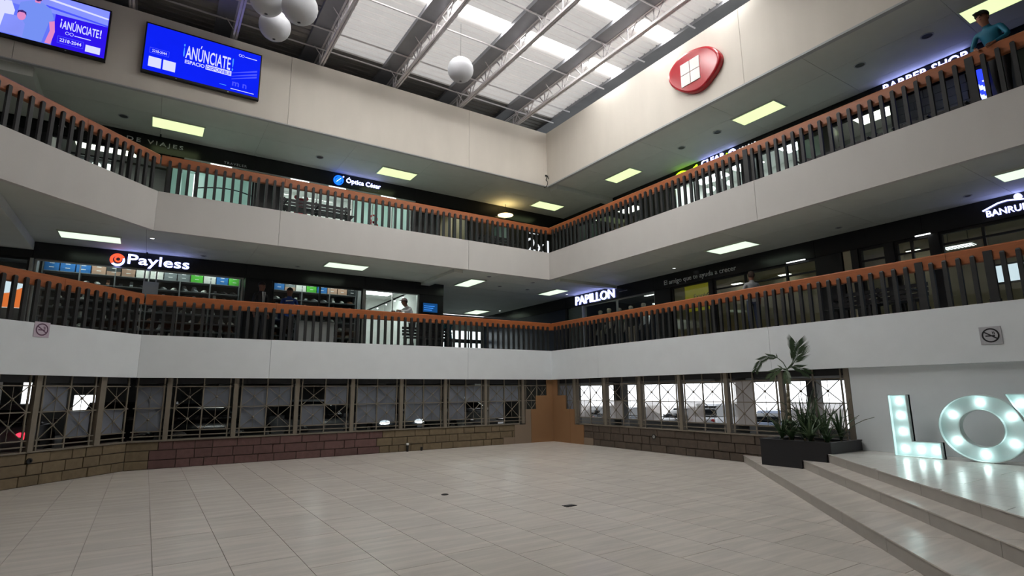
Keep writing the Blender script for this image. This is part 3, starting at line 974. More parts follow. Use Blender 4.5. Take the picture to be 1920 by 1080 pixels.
for k, (a, b) in enumerate(((6.81, 7.36), (9.83, 10.16))):
    t = empty('tube_light', R1((a + b) / 2, -.04, 4.90), ('slim white bar light on the fascia left of the black bank pillar', 'slim white bar light on the fascia left of the bank sign')[k], 'light')
    fbox(R1, a, b, -.05, -.005, 4.945, 4.97).build('housing', 'black', t)
    fbox(R1, a + .02, b - .02, -.055, -.02, 4.925, 4.945).build('tube', 'tube', t)
shoplamp(R1, 8.75, 9.05, 2.3, 2.5, 5.14, 'lamp_soft', 'added soft ceiling lamp behind the narrow bank window')  # this lamp and the next are added for bank interior light too
shoplamp(R1, 11.8, 12.9, 2.3, 2.5, 5.14, 'lamp_soft', 'added soft ceiling lamp behind the rightmost bank window')
shopcol(R1, 13.2, 15, zf, zh, 'blackwall')

# ---- upper gallery, back row
zf, zh = Z2T, 8.30
shopcol(L2, -15.9, -14.0, zf, zh, 'blackwall')
shopwin(L2, -14.0, -11.35, zf, zh, mull=(-13.2, -12.3), rails=(7.9,), frame='blackwall', pane='glass')
room(L2, -14.0, -11.36, 2.4, zf, 8.7, 'lgrey', 'travel')
shopwin(L2, -11.3, -9.12, zf, zh, mull=(-11.05, -10.66), rails=(), frame='darkframe', pane='frost')
room(L2, -11.3, -9.1, 2.4, zf, 8.7, 'teal', 'travel_b')
shopcol(L2, -9.1, -8.38, zf, zh, 'blackwall', 0, .3)
shopwin(L2, -8.36, -6.15, zf, zh, mull=(-7.25,), frame='lgrey', fw_=.03)
room(L2, -8.36, -3.95, 2.4, zf, 8.7, 'white', 'optician', ceil='white')
shopwin(L2, -6.1, -4.0, zf, zh, mull=(-5.4, -4.7), frame='alu', fw_=.03, pane='frost')
shopcol(L2, -3.98, -2.92, zf, zh, 'blackwall', 0, .3)
shopwin(L2, -2.9, -1.7, zf, zh, mull=(-2.3,), frame='darkframe')
room(L2, -2.9, -1.7, 2.4, zf, 8.7, 'cream', 'beige')
shopcol(L2, -1.7, -.62, zf, zh, 'blackwall', 0, .3)
shopwin(L2, -.6, .12, zf, zh, frame='darkframe')
room(L2, -.62, .85, 2.4, zf, 8.7, 'teal', 'corner')
shopcol(L2, .12, 2.9, zf, zh, 'blackwall', 0, .2)
for k, (a, b) in enumerate(((-13.6, -12.2), (-11.0, -9.4), (-8.2, -7.3), (-7.1, -6.2), (-5.8, -4.3), (-2.7, -1.9), (-.5, .1))):
    shoplamp(L2, a, b, .7, 1.5, 8.62, 'lamp_shop' if k in (1, 2, 3, 4) else 'lamp_soft',
             ('ceiling lamp inside the travel agency', 'ceiling lamp behind the frosted green window', 'left ceiling lamp in the white optician room', 'right ceiling lamp in the white optician room',
              'ceiling lamp behind the frosted optician window', 'ceiling lamp in the small beige shop', 'ceiling lamp in the corner shop')[k])
# white ledge with tube lights under the back fascia
struct('trim_ledge', M().box(-11.0, -3.9, 2.60, 2.67, 8.255, 8.29), 'lgrey')
for k, (a, b) in enumerate(((-10.33, -9.78), (-8.11, -7.56), (-6.93, -6.39), (-5.17, -4.65))):
    t = empty('tube_light', ((a + b) / 2, 2.58, 8.22), ('first', 'second', 'third', 'fourth')[k] + ' short white tube light from the left under the upper back fascia', 'light', 'tube lights on the upper ledge')
    M().box(a - .03, b + .03, 2.585, 2.62, 8.245, 8.27).build('housing', 'lampframe', t)
    M().cyl((a, 2.575, 8.235), (b, 2.575, 8.235), .022, n=8).build('tube', 'tube', t)
# ---- upper gallery, right row
zh = 8.32
shopcol(R2, -2.7, -2.05, zf, zh, 'blackwall', 0, .3)
shopwin(R2, -2.0, -.7, zf, zh, mull=(-1.3,), frame='blackwall')
room(R2, -2.0, -.72, 2.2, zf, 8.7, 'dgreen', 'green')
shopwin(R2, -.7, 1.7, zf, zh, mull=(.1, .9), frame='blackwall')
room(R2, -.68, 1.72, 2.2, zf, 8.7, 'lgrey', 'mixed')
shopcol(R2, 1.72, 3.0, zf, zh, 'blackwall', 0, .3)
shopwin(R2, 3.0, 5.85, zf, zh, mull=(3.95, 4.9), frame='darkframe')
room(R2, 3.0, 7.5, 2.2, zf, 8.7, 'white', 'laundry', ceil='white')
shopcol(R2, 5.85, 6.2, zf, zh, 'blackwall', -.25, .2)
shopwin(R2, 6.2, 7.45, zf, zh, mull=(6.8,), frame='darkframe')
d2 = empty('door_2', R2(7.75, .1, zf), kind='structure')
for a, b in ((7.48, 7.74), (7.78, 8.04)):
    fbox(R2, a, b, .06, .10, zf + .1, 8.2).build('pane', 'frost', d2)
fbox(R2, 7.46, 7.50, .05, .12, zf, 8.3).build('frame', 'darkframe', d2)
fbox(R2, 7.74, 7.78, .05, .12, zf, 8.3).build('frame', 'darkframe', d2)
fbox(R2, 7.46, 8.06, .05, .12, 8.2, 8.3).build('frame', 'darkframe', d2)
shopcol(R2, 8.06, 8.28, zf, zh, 'blackwall', 0, .4)
shopwin(R2, 8.3, 9.72, zf, zh, mull=(9.0,), frame='darkframe')
room(R2, 7.52, 9.75, 2.2, zf, 8.7, 'lgrey', 'salon', ceil='white')
tw = empty('wall_tiled', R2(10.4, .1, zf), kind='structure')
fbox(R2, 9.76, 11.2, .08, .2, zf, zh).build('backing', 'mortar', tw)
for j in range(10):
    for i in range(-1, 4):
        a = max(9.76, 9.76 + i * .40 + (j % 2) * .2)
        b = min(11.2, 9.76 + (i + 1) * .40 + (j % 2) * .2)
        if b - a > .06: fbox(R2, a + .005, b - .005, .06, .09, zf + j * .196 + .005, zf + j * .196 + .19).build('wall_tile', 'brick', tw)
shopcol(R2, 11.2, 15, zf, zh, 'blackwall', 0, .2)
for k, (a, b) in enumerate(((-1.7, -1.0), (-.4, .5), (3.3, 4.4), (4.7, 5.6), (6.4, 7.2), (8.5, 9.5))):
    shoplamp(R2, a, b, .6, 1.4, 8.62, 'lamp_shop' if k in (2, 3, 4) else 'lamp_soft',
             ('ceiling lamp in the dark green shop', 'ceiling lamp in the shop next to the dark green one', 'left ceiling lamp behind the tall white windows', 'middle ceiling lamp behind the tall white windows',
              'ceiling lamp in the white window right of the black pillar', 'ceiling lamp in the salon')[k])

# ================================================================ CEILING LIGHT PANELS
def clight(x0, x1, y0, y1, z, mat, label):
    r = empty('ceiling_light', ((x0 + x1) / 2, (y0 + y1) / 2, z - .02), label, 'ceiling light', 'flat gallery ceiling lights')
    m = M()
    for a, b, c, d in ((x0, x1, y0, y0 + .03), (x0, x1, y1 - .03, y1), (x0, x0 + .03, y0 + .03, y1 - .03), (x1 - .03, x1, y0 + .03, y1 - .03)): m.box(a, b, c, d, z - .03, z - .001)
    m.build('frame', 'lampframe', r)
    M().box(x0 + .03, x1 - .03, y0 + .03, y1 - .03, z - .026, z - .018).build('diffuser', mat, r)
    return r
for x, l in ((-11.85, 'left end of the upper gallery under the screen'), (-5.6, 'upper gallery beside the optician sign'), (.62, 'inner corner of the upper gallery')):
    clight(x, x + 1.25, 1.34, 2.02, ZPB, 'lamp2', 'yellow green lit ceiling panel at the ' + l)
for y, l in ((-2.8, 'nearest the corner'), (-7.83, 'below the red logo'), (-12.9, 'at the top right edge')):
    clight(1.27, 1.88, y, y + 1.26, ZPB, 'lamp2', 'yellow green lit ceiling panel of the upper right gallery ' + l)
for x, l in ((-13.38, 'left of the shoe shop sign'), (-7.21, 'over the second shoe shop window')):
    clight(x, x + 1.24, 1.06, 1.74, Z2B, 'lamp1', 'white lit ceiling panel of the lower back gallery ' + l)
clight(-2.44, -1.83, 1.15, 2.47, Z2B, 'lamp1', 'white lit ceiling panel at the corridor mouth of the lower gallery')
clight(1.24, 1.86, 1.2, 2.47, Z2B, 'lamp1', 'white lit ceiling panel at the inner corner of the lower gallery')
clight(1.2, 2.0, 7.3, 8.55, Z2B, 'lamp1', 'white lit ceiling panel deep in the lower corridor')
clight(1.26, 1.94, -6.7, -5.43, Z2B, 'lamp1', 'white lit ceiling panel of the lower right gallery above the yellow poster')
clight(1.2, 1.8, -13.0, -11.74, Z2B, 'lamp1', 'white lit ceiling panel of the lower right gallery at the right edge')
# round ceiling speakers and downlights
def cspeaker(x, y, z, r, label):
    o = empty('ceiling_speaker', (x, y, z - .01), label, 'speaker', 'round ceiling speakers')
    M().ring((x, y, z - .012), XR, (0, 1, 0), r * .8, r, (0, 0, .011), 24).build('rim', 'lgrey', o)
    M().disc((x, y, z - .006), XR, (0, 1, 0), r * .8, (0, 0, .005), 20).build('grille', 'darkframe', o)
for x, y, l in ((1.6, -5.91, 'below the red logo'), (1.54, -9.74, 'left of the shop letters at the right'), (1.61, -11.02, 'above the shop letters at the right'), (1.55, -4.68, 'near the green sign'), (-12.46, 1.79, 'left of the leftmost panel'), (-7.47, 1.72, 'left of the optician sign')):
    cspeaker(x, y, ZPB, .12, 'round dark ceiling speaker of the upper gallery ' + l)
def downlight(x, y, z, label, lit):
    o = empty('downlight', (x, y, z - .01), label, 'light', 'small round downlights')
    M().ring((x, y, z - .012), XR, (0, 1, 0), .05, .075, (0, 0, .011), 18).build('rim', 'lgrey', o)
    M().disc((x, y, z - .006), XR, (0, 1, 0), .05, (0, 0, .005), 16).build('lens', 'tube' if lit else 'darkframe', o)
for x, y, l, li in ((-11.52, .82, 'lit round downlight above the shoe shop sign', 1), (-7.81, 2.23, 'dark round downlight over the suited man', 0), (-2.07, .59, 'dark round downlight at the corridor mouth, left one', 0),
                    (-.87, 1.86, 'dark round downlight in the middle of the corridor ceiling', 0), (-.23, .68, 'dark round downlight close to the inner corner', 0), (.37, 1.88, 'dark round downlight beside the inner corner lamp', 0),
                    (2.29, -3.48, 'lit round downlight right of the boutique letters', 1), (2.33, 1.96, 'lit round downlight left of the boutique letters', 1), (2.39, 7.1, 'lit round downlight deep in the corridor', 1),
                    (2.22, -8.54, 'dark round downlight above the black bank pillar', 0), (2.17, -11.08, 'dark round downlight above the bank sign', 0), (-10.31, 2.17, 'dark round downlight right of the shoe shop sign', 0)):
    downlight(x, y, Z2B, l, li)

# ================================================================ SCREENS ON THE BACK PARAPET
MT['scr_blue'] = glow('screen_blue', rgb(12, 32, 235), 0.95, .10)
MT['scr_deep'] = glow('screen_deep_blue', rgb(44, 20, 225), 0.95)
MT['scr_pale'] = glow('screen_pale_blue', rgb(128, 140, 240), 0.95, .12)
MT['scr_mid'] = glow('screen_mid_blue', rgb(96, 112, 238), 0.95)
MT['scr_shirt'] = glow('screen_shirt_blue', rgb(112, 138, 232), 0.95)
MT['scr_white'] = glow('screen_white', rgb(205, 208, 255), 1.0)
MT['scr_cyan'] = glow('screen_cyan', rgb(70, 150, 255), 1.0)
MT['scr_skin'] = glow('screen_skin', rgb(214, 132, 190), 0.95)
MT['scr_hair'] = glow('screen_hair', rgb(60, 36, 110), 0.9)
MT['scr_line'] = glow('screen_line', rgb(70, 80, 245), 1.0)
MT['scr_red'] = glow('screen_red', rgb(190, 60, 140), 0.9)

def screen(x0, x1, z0, z1, label):
    yb = -.13
    r = empty('wall_screen', ((x0 + x1) / 2, -.06, z0), label, 'screen', 'advertising screens on the parapet')
    M().box(x0, x1, yb + .012, -.03, z0, z1).build('casing', 'black', r)
    m = M()
    for a, b, c, d in ((x0, x1, z0, z0 + .055), (x0, x1, z1 - .03, z1), (x0, x0 + .03, z0 + .055, z1 - .03), (x1 - .03, x1, z0 + .055, z1 - .03)): m.box(a, b, yb - .006, yb + .012, c, d)
    m.build('bezel', 'black', r)
    for u in (.28, .72):
        M().box(x0 + (x1 - x0) * u - .015, x0 + (x1 - x0) * u + .015, yb - .01, yb - .004, z0 + .006, z0 + .026).build('indicator', 'alu', r)
    M().box(x0 + .25, x0 + .55, -.032, .0, z0 + .3, z1 - .3).box(x1 - .55, x1 - .25, -.032, .0, z0 + .3, z1 - .3).build('wall_bracket', 'darkframe', r)
    return r, yb
def flat(par, pts, yb, mat, lv, nm='picture_shape'):
    return M().prism([(a, yb - .0005 * lv, z) for a, z in pts], (0, .0004, 0)).build(nm, mat, par)
def el(cx, cz, rx, rz, n=20): return [(cx + rx * math.cos(2 * math.pi * i / n), cz + rz * math.sin(2 * math.pi * i / n)) for i in range(n)]
def rect(x0, x1, z0, z1): return [(x0, z0), (x1, z0), (x1, z1), (x0, z1)]
def txt(par, body, x, z, w, h, yb, mat, bold=.0, lv=4, **k):
    return lettering('lettering', body, mat, par, (x, yb - .0005 * lv, z), XR, UPV, w, h, .0003, bold, **k)
MT['scr_dark'] = glow('screen_shadow_blue', rgb(14, 30, 190), 0.9)
# right hand screen, all blue
x0, x1, z0, z1 = -12.12, -9.53, 9.20, 10.50
tv, yb = screen(x0, x1, z0, z1, 'wide blue advertising screen with white ANÚNCIATE lettering in the middle')
M().box(x0 + .03, x1 - .03, yb, yb + .01, z0 + .055, z1 - .03).build('display', 'scr_blue', tv)
W_, H_ = x1 - x0, z1 - z0
def U(u): return x0 + W_ * u
def V(v): return z0 + H_ * v
txt(tv, 'ANÚNCIATE', U(.335), V(.48), W_ * .385, H_ * .34, yb, 'scr_white', .012)
txt(tv, '¡', U(.315), V(.50), W_ * .012, H_ * .27, yb, 'scr_cyan', .02)
txt(tv, '!', U(.735), V(.48), W_ * .012, H_ * .27, yb, 'scr_cyan', .02)
txt(tv, 'ESPACIO', U(.335), V(.375), W_ * .165, H_ * .075, yb, 'scr_white', .02)
flat(tv, rect(U(.51), U(.735), V(.362), V(.465)), yb, 'scr_white', 3)
txt(tv, 'DISPONIBLE', U(.518), V(.377), W_ * .21, H_ * .07, yb, 'scr_blue', .01, lv=5)
for a, b, c, d in ((.05, .205, .40, .408), (.05, .205, .505, .513), (.05, .053, .40, .513), (.202, .205, .40, .513)): flat(tv, rect(U(a), U(b), V(c), V(d)), yb, 'scr_line', 2)
txt(tv, '2218-2044', U(.07), V(.428), W_ * .115, H_ * .055, yb, 'scr_white', .01)
for u in (.05, .165): flat(tv, rect(U(u), U(u + .10), V(.13), V(.33)), yb, 'scr_white', 3)
for k, u in enumerate((.80, .825)): M().ring((U(u), yb - .003, V(.86)), XR, UPV, W_ * .010, W_ * .013, (0, .0008, 0), 20, ky=1.1).build('logo_arc', 'scr_white', tv)
flat(tv, rect(U(.845), U(.955), V(.845), V(.86)), yb, 'scr_white', 3)
for v in (.30, .36, .43): flat(tv, [(U(.74), V(v)), (U(.965), V(v + .16)), (U(.965), V(v + .20)), (U(.74), V(v + .012))], yb, 'scr_line', 1)
flat(tv, rect(U(.74), U(.95), V(.095), V(.108)), yb, 'scr_white', 3)
flat(tv, rect(U(.64), U(.70), V(.135), V(.146)), yb, 'scr_cyan', 3)
txt(tv, 'm n', U(.75), V(.17), W_ * .13, H_ * .09, yb, 'scr_line', .02)
# left hand screen with a family picture
x1, x0 = -12.80, -15.38
tv, yb = screen(x0, x1, z0, z1, 'advertising screen at the left edge with a family picture and ANÚNCIATE lettering')
W_ = x1 - x0
M().box(x0 + .03, x1 - .03, yb, yb + .01, z0 + .055, z1 - .03).build('display', 'scr_deep', tv)
flat(tv, [(U(.015), V(.60)), (U(.985), V(.66)), (U(.985), V(.975)), (U(.015), V(.975))], yb, 'scr_pale', 1)
flat(tv, [(U(.015), V(.045)), (U(.62), V(.045)), (U(.62), V(.64)), (U(.015), V(.62))], yb, 'scr_mid', 1)
flat(tv, [(U(.55), V(.72)), (U(.985), V(.66)), (U(.985), V(.69)), (U(.55), V(.76))], yb, 'scr_line', 2)
flat(tv, [(U(.45), V(.88)), (U(.985), V(.80)), (U(.985), V(.83)), (U(.45), V(.92))], yb, 'scr_white', 2)
flat(tv, el(U(.60), V(.99), W_ * .035, H_ * .05)[0:20], yb, 'scr_red', 2)
# man in a pale blue shirt
flat(tv, [(U(.40), V(.05)), (U(.555), V(.05)), (U(.585), V(.45)), (U(.615), V(.52)), (U(.585), V(.70)), (U(.53), V(.77)), (U(.455), V(.77)), (U(.385), V(.68)), (U(.375), V(.40))], yb, 'scr_shirt', 3)
flat(tv, [(U(.575), V(.06)), (U(.615), V(.06)), (U(.632), V(.30)), (U(.62), V(.50)), (U(.585), V(.46)), (U(.598), V(.30))], yb, 'scr_skin', 4)
flat(tv, rect(U(.475), U(.51), V(.75), V(.81)), yb, 'scr_skin', 4)
flat(tv, el(U(.492), V(.87), W_ * .032, H_ * .095), yb, 'scr_skin', 5)
flat(tv, [(U(.462), V(.86)), (U(.470), V(.80)), (U(.492), V(.775)), (U(.514), V(.80)), (U(.522), V(.86)), (U(.508), V(.825)), (U(.476), V(.825))], yb, 'scr_hair', 6)
flat(tv, [(U(.460), V(.89)), (U(.465), V(.95)), (U(.492), V(.97)), (U(.52), V(.95)), (U(.524), V(.89)), (U(.512), V(.93)), (U(.472), V(.93))], yb, 'scr_hair', 6)
# child and woman
flat(tv, [(U(.28), V(.06)), (U(.43), V(.06)), (U(.435), V(.30)), (U(.40), V(.42)), (U(.30), V(.40))], yb, 'scr_pale', 7)
flat(tv, el(U(.405), V(.44), W_ * .028, H_ * .085), yb, 'scr_skin', 8)
flat(tv, [(U(.376), V(.46)), (U(.38), V(.52)), (U(.405), V(.545)), (U(.432), V(.52)), (U(.436), V(.46)), (U(.42), V(.50)), (U(.39), V(.50))], yb, 'scr_hair', 9)
flat(tv, [(U(.20), V(.06)), (U(.34), V(.06)), (U(.36), V(.50)), (U(.33), V(.66)), (U(.24), V(.62))], yb, 'scr_white', 4)
flat(tv, el(U(.315), V(.80), W_ * .034, H_ * .10), yb, 'scr_skin', 5)
flat(tv, [(U(.285), V(.62)), (U(.275), V(.80)), (U(.29), V(.92)), (U(.325), V(.94)), (U(.35), V(.86)), (U(.33), V(.88)), (U(.298), V(.80)), (U(.30), V(.66))], yb, 'scr_hair', 6)
txt(tv, 'ANÚNCIATE', U(.675), V(.40), W_ * .255, H_ * .20, yb, 'scr_white', .012)
txt(tv, '¡', U(.66), V(.41), W_ * .010, H_ * .17, yb, 'scr_white', .02)
txt(tv, '!', U(.938), V(.40), W_ * .010, H_ * .17, yb, 'scr_white', .02)
for k, u in enumerate((.715, .745)): M().ring((U(u), yb - .003, V(.335)), XR, UPV, W_ * .011, W_ * .014, (0, .0008, 0), 20, ky=1.1).build('logo_arc', 'scr_white', tv)
flat(tv, rect(U(.765), U(.88), V(.315), V(.33)), yb, 'scr_white', 3)
for a, b, c, d in ((.655, .835, .12, .128), (.655, .835, .245, .253), (.655, .658, .12, .253), (.832, .835, .12, .253)): flat(tv, rect(U(a), U(b), V(c), V(d)), yb, 'scr_line', 2)
txt(tv, '2218-2044', U(.67), V(.155), W_ * .15, H_ * .065, yb, 'scr_white', .015)
flat(tv, rect(U(.85), U(.955), V(.09), V(.22)), yb, 'scr_white', 3)

# ================================================================ RED EMBLEM ON THE RIGHT PARAPET
yc, zc = -6.52, 9.80
lg = empty('wall_emblem', (-.02, yc, zc - .5), 'red rounded emblem with four white window squares on the right parapet', 'sign')
ctl = [(-5.75, 10.04), (-5.85, 10.21), (-6.12, 10.36), (-6.49, 10.39), (-6.88, 10.3), (-7.16, 10.13), (-7.35, 9.87), (-7.38, 9.66), (-7.25, 9.46), (-7.05, 9.3), (-6.82, 9.19), (-6.55, 9.18), (-6.2, 9.34), (-5.89, 9.62), (-5.76, 9.85)]
ctl = list(reversed(ctl))
out = []
for i in range(48):                       # smooth closed curve through the outline
    f_ = i / 48 * len(ctl)
    j, t = int(f_), f_ - int(f_)
    p0, p1, p2, p3 = (Vector(ctl[(j + q) % len(ctl)]) for q in (-1, 0, 1, 2))
    p = .5 * ((2 * p1) + (p2 - p0) * t + (2 * p0 - 5 * p1 + 4 * p2 - p3) * t * t + (3 * p1 - p0 - 3 * p2 + p3) * t ** 3)
    out.append((yc - p.x, p.y - zc))
mid = out
m = M()
N_ = 48
rings = []
for sc_, xx in ((1.0, -.003), (1.0, -.11), (.96, -.15), (.90, -.155)):
    rings.append([(xx, yc - u * sc_, zc + v * sc_) for u, v in out])
vs = [p for r_ in rings for p in r_]
fs = []
for k in range(3):
    for i in range(N_): fs.append((k * N_ + i, k * N_ + (i + 1) % N_, (k + 1) * N_ + (i + 1) % N_, (k + 1) * N_ + i))
fs.append(tuple(3 * N_ + i for i in range(N_)))
m.add(vs, fs)
m.sm = [len(f) == 4 for f in m.f]
m.build('emblem_body', 'red', lg)
for a in (0, 1):
    for b in (0, 1):
        u0, v0 = -.33 + a * .305, -.34 + b * .33
        o = M().box(-.175, -.150, yc - (u0 + .285), yc - u0, zc + v0, zc + v0 + .31).build('window_square', 'white', lg)

# ================================================================ HANGING PAPER LANTERNS
for (x, y, z, r_), l in zip(((-5.05, -2.95, 10.08, .34), (-9.56, -2.2, 10.10, .35), (-9.27, -3.5, 9.86, .37), (-9.88, -3.10, 10.06, .35)),
                            ('single round white paper lantern hanging in front of the roof trusses', 'lowest white paper lantern of the cluster of three',
                             'right white paper lantern of the cluster of three', 'upper left white paper lantern of the cluster of three')):
    ln = empty('paper_lantern', (x, y, z), l, 'lantern', 'hanging paper lanterns')
    b = M()
    prof = []
    nr = 22
    seg = 28
    vs, fs = [], []
    for i in range(nr + 1):
        th = math.pi * (0.03 + .94 * i / nr)
        rr = r_ * math.sin(th) * (1.0 + (.012 if i % 2 else 0))
        for j in range(seg): vs.append((x + rr * math.cos(2 * math.pi * j / seg), y + rr * math.sin(2 * math.pi * j / seg), z + r_ * math.cos(th)))
    for i in range(nr):
        for j in range(seg): fs.append((i * seg + j, (i + 1) * seg + j, (i + 1) * seg + (j + 1) % seg, i * seg + (j + 1) % seg))
    b.add(vs, fs, 0, True).build('paper_globe', 'paper', ln)
    M().ring((x, y, z + r_ * .985), XR, (0, 1, 0), r_ * .08, r_ * .11, (0, 0, .01), 16).build('collar', 'alu', ln)
    M().cyl((x, y, z + r_), (x, y, 11.45), .004, n=5).build('cord', 'darkframe', ln)

# ================================================================ SHOP SIGNS
def sign(nm, loc, label): return empty(nm, loc, label, 'sign')
MT['sg_white'] = glow('sign_white_blue_halo', (0.36, 0.40, 1.0, 1), 5.5)
MT['sg_soft'] = glow('sign_soft_white', (0.85, 0.88, 0.9, 1), .9)
MT['sg_dim'] = pmat('sign_unlit_white', rgb(200, 205, 205), 0.5)
MT['sg_red'] = glow('sign_red_orange', rgb(255, 82, 50), 1.5)
MT['sg_green'] = glow('sign_green', rgb(170, 255, 30), 2.6)
MT['sg_blue'] = glow('sign_blue', rgb(20, 90, 255), 2.5)
MT['sg_violet'] = glow('sign_violet_wash', rgb(70, 70, 255), 3.2)
yF = 2.62
# shoe shop
s_ = sign('shop_sign', (-11.4, yF, 5.0), 'glowing white shoe shop name with a red and white ring logo')
lettering('lettering', 'Payless', 'sg_white', s_, (-12.03, yF - .002, 4.97), XR, UPV, 1.42, .34, .03, .008, split=True)
M().ring((-12.25, yF - .06, 5.12), XR, UPV, .115, .16, (0, .055, 0), 32).build('ring', 'sg_white', s_)
m = M()
pts = [(-12.25 + .165 * math.cos(t), 5.12 + .165 * math.sin(t)) for t in [math.radians(a) for a in range(20, 235, 12)]] + [(-12.25 + .10 * math.cos(t), 5.12 + .10 * math.sin(t)) for t in [math.radians(a) for a in range(232, 10, -12)]]
m.prism([(a, yF - .064, b) for a, b in pts], (0, .003, 0)).build('red_arc', 'sg_red', s_)
M().ring((-12.235, yF - .067, 5.135), XR, UPV, .045, .085, (0, .006, 0), 24).build('red_ring', 'sg_red', s_)
# boutique
xF = 2.82
s_ = sign('shop_sign', (xF, .9, 5.0), 'large glowing white PAPILLON letters above the boutique window')
lettering('lettering', 'PAPILLON', 'sg_white', s_, (xF - .002, 2.0, 4.98), YR, UPV, 2.22, .34, .04, .008, split=True)
M().box(xF - .006, xF - .001, -.87, -.45, 5.14, 5.16).build('text_line', 'grey', s_)
s_ = sign('shop_sign', (xF, -3.9, 5.0), 'thin grey slogan lettering on the black fascia above the yellow poster')
lettering('lettering', 'El amigo que te ayuda a crecer', 'sg_dim', s_, (xF - .002, -2.58, 4.99), YR, UPV, 2.72, .20, .01, .004, split=True)
s_ = sign('shop_sign', (xF, -11.9, 5.0), 'glowing white BANRURAL letters under a roof line at the right edge')
lettering('lettering', 'BANRURAL', 'sg_white', s_, (xF - .002, -11.15, 5.02), YR, UPV, .86, .13, .03, .006, split=True)
m = M()
m.tube([(xF - .03, -11.10, 5.16), (xF - .03, -11.36, 5.26), (xF - .03, -11.50, 5.275), (xF - .03, -11.66, 5.25), (xF - .03, -12.1, 5.17)], .014, 6)
m.build('roof_line', 'sg_white', s_)
M().disc((xF - .06, -11.68, 5.30), YR, UPV, .06, (.058, 0, 0), 18).build('sun_disc', 'sg_white', s_)
# upper back row
yF = 2.67
s_ = sign('shop_sign', (-12.4, yF, 8.4), 'spaced white AGENCIA DE VIAJES letters on the upper black fascia')
lettering('lettering', 'AGENCIA DE VIAJES', 'sg_dim', s_, (-13.85, yF - .002, 8.475), XR, UPV, 2.80, .15, .03, .004, space=1.35, split=True)
s_ = sign('shop_sign', (-9.7, yF, 8.35), 'faint small TRAVELER lettering above the tube light')
lettering('lettering', 'TRAVELER', 'sg_dim', s_, (-9.99, yF - .002, 8.36), XR, UPV, .62, .07, .004, space=1.2, split=True)
s_ = sign('shop_sign', (-5.9, yF, 8.4), 'glowing white optician name with a blue ringed logo')
lettering('lettering', 'Óptica César', 'sg_white', s_, (-6.36, yF - .002, 8.46), XR, UPV, 1.18, .24, .03, .004, split=True)
M().box(-5.9, -5.3, yF - .006, yF - .001, 8.385, 8.40).build('text_line', 'grey', s_)
M().ring((-6.62, yF - .06, 8.53), XR, UPV, .125, .16, (0, .055, 0), 32).build('ring', 'sg_blue', s_)
M().disc((-6.62, yF - .05, 8.53), XR, UPV, .10, (0, .048, 0), 24).build('disc', 'sg_blue', s_)
M().bar((-6.69, yF - .07, 8.46), (-6.55, yF - .07, 8.60), .01, .02, (0, 1, 0)).build('slash', 'sg_white', s_)
M().disc((-6.47, yF - .06, 8.67), XR, UPV, .022, (0, .02, 0), 12).build('dot', 'sg_white', s_)
# upper right row
xF = 2.87
s_ = sign('shop_sign', (xF, -4.7, 8.5), 'white CLEAR letters with a bright green wave on the upper right fascia')
lettering('lettering', 'CLEAR', 'sg_white', s_, (xF - .002, -4.36, 8.60), YR, UPV, .86, .16, .03, .003, split=True)
M().disc((xF - .03, -5.30, 8.66), YR, UPV, .03, (.028, 0, 0), 12).build('dot', 'sg_green', s_)
M().ring((xF - .03, -5.48, 8.66), YR, UPV, .05, .12, (.028, 0, 0), 24, ky=.75, kyi=.75).build('ring', 'sg_white', s_)
for q in range(6): M().disc((xF - .02, -5.74 - .1 * q, 8.66), YR, UPV, .022 + .012 * (q % 2), (.018, 0, 0), 10).build('small_letter', 'sg_soft', s_)
m = M()
m.tube([(xF - .07, -3.38 - .86 * k / 12, 8.60 + .06 * math.sin(k / 12 * 2 * math.pi * 1.1) + .05 * k / 12) for k in range(13)], .028, 8)
m.build('wave', 'sg_green', s_)
s_ = sign('shop_sign', (xF, -10.5, 8.5), 'row of bold glowing white letters on the upper right fascia under violet light')
lettering('lettering', 'BARBER SHOP', 'sg_white', s_, (xF - .002, -9.64, 8.56), YR, UPV, 1.65, .19, .03, .004, split=True)
# posters
s_ = empty('wall_poster', (1.5, 2.68, 7.2), 'black poster with white 2x1 offer at the upper inner corner', 'poster')
M().box(.88, 2.12, 2.675, 2.695, 6.9, 8.15).build('sheet', 'black', s_)
lettering('lettering', '2x1', 'sg_soft', s_, (.98, 2.674, 7.15), XR, UPV, 1.05, .55, .002, .01, split=True)
M().box(1.05, 1.5, 2.671, 2.674, 7.88, 7.91).build('text_line', 'sg_soft', s_)
s_ = empty('wall_poster', (2.9, -3.7, 4.0), 'bright yellow poster with dark lettering in the bank window', 'poster')
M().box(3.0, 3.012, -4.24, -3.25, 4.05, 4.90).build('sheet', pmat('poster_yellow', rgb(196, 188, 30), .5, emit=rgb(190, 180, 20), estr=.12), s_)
lettering('lettering', 'Exprés', 'brownwood', s_, (2.998, -3.6, 4.42), YR, UPV, .5, .16, .002, .01)
lettering('small_lettering', 'S', 'black', s_, (2.998, -4.10, 4.40), YR, UPV, .09, .18, .002, .01)
s_ = empty('wall_poster', (-14.3, 3.1, 3.8), 'orange white and blue poster glowing behind the left lower railing', 'poster')
MT['po_o'] = glow('poster_orange', rgb(240, 120, 50), .8)
MT['po_w'] = glow('poster_white', rgb(220, 235, 245), .9)
MT['po_b'] = glow('poster_blue', rgb(70, 120, 190), .7)
M().box(-14.72, -14.02, 3.0, 3.02, 3.75, 4.62).build('sheet', 'po_w', s_)
M().prism([(-14.70, 2.998, 3.76), (-14.05, 2.998, 3.76), (-14.05, 2.998, 4.30), (-14.35, 2.998, 4.12), (-14.70, 2.998, 4.05)], (0, .001, 0)).build('orange_field', 'po_o', s_)
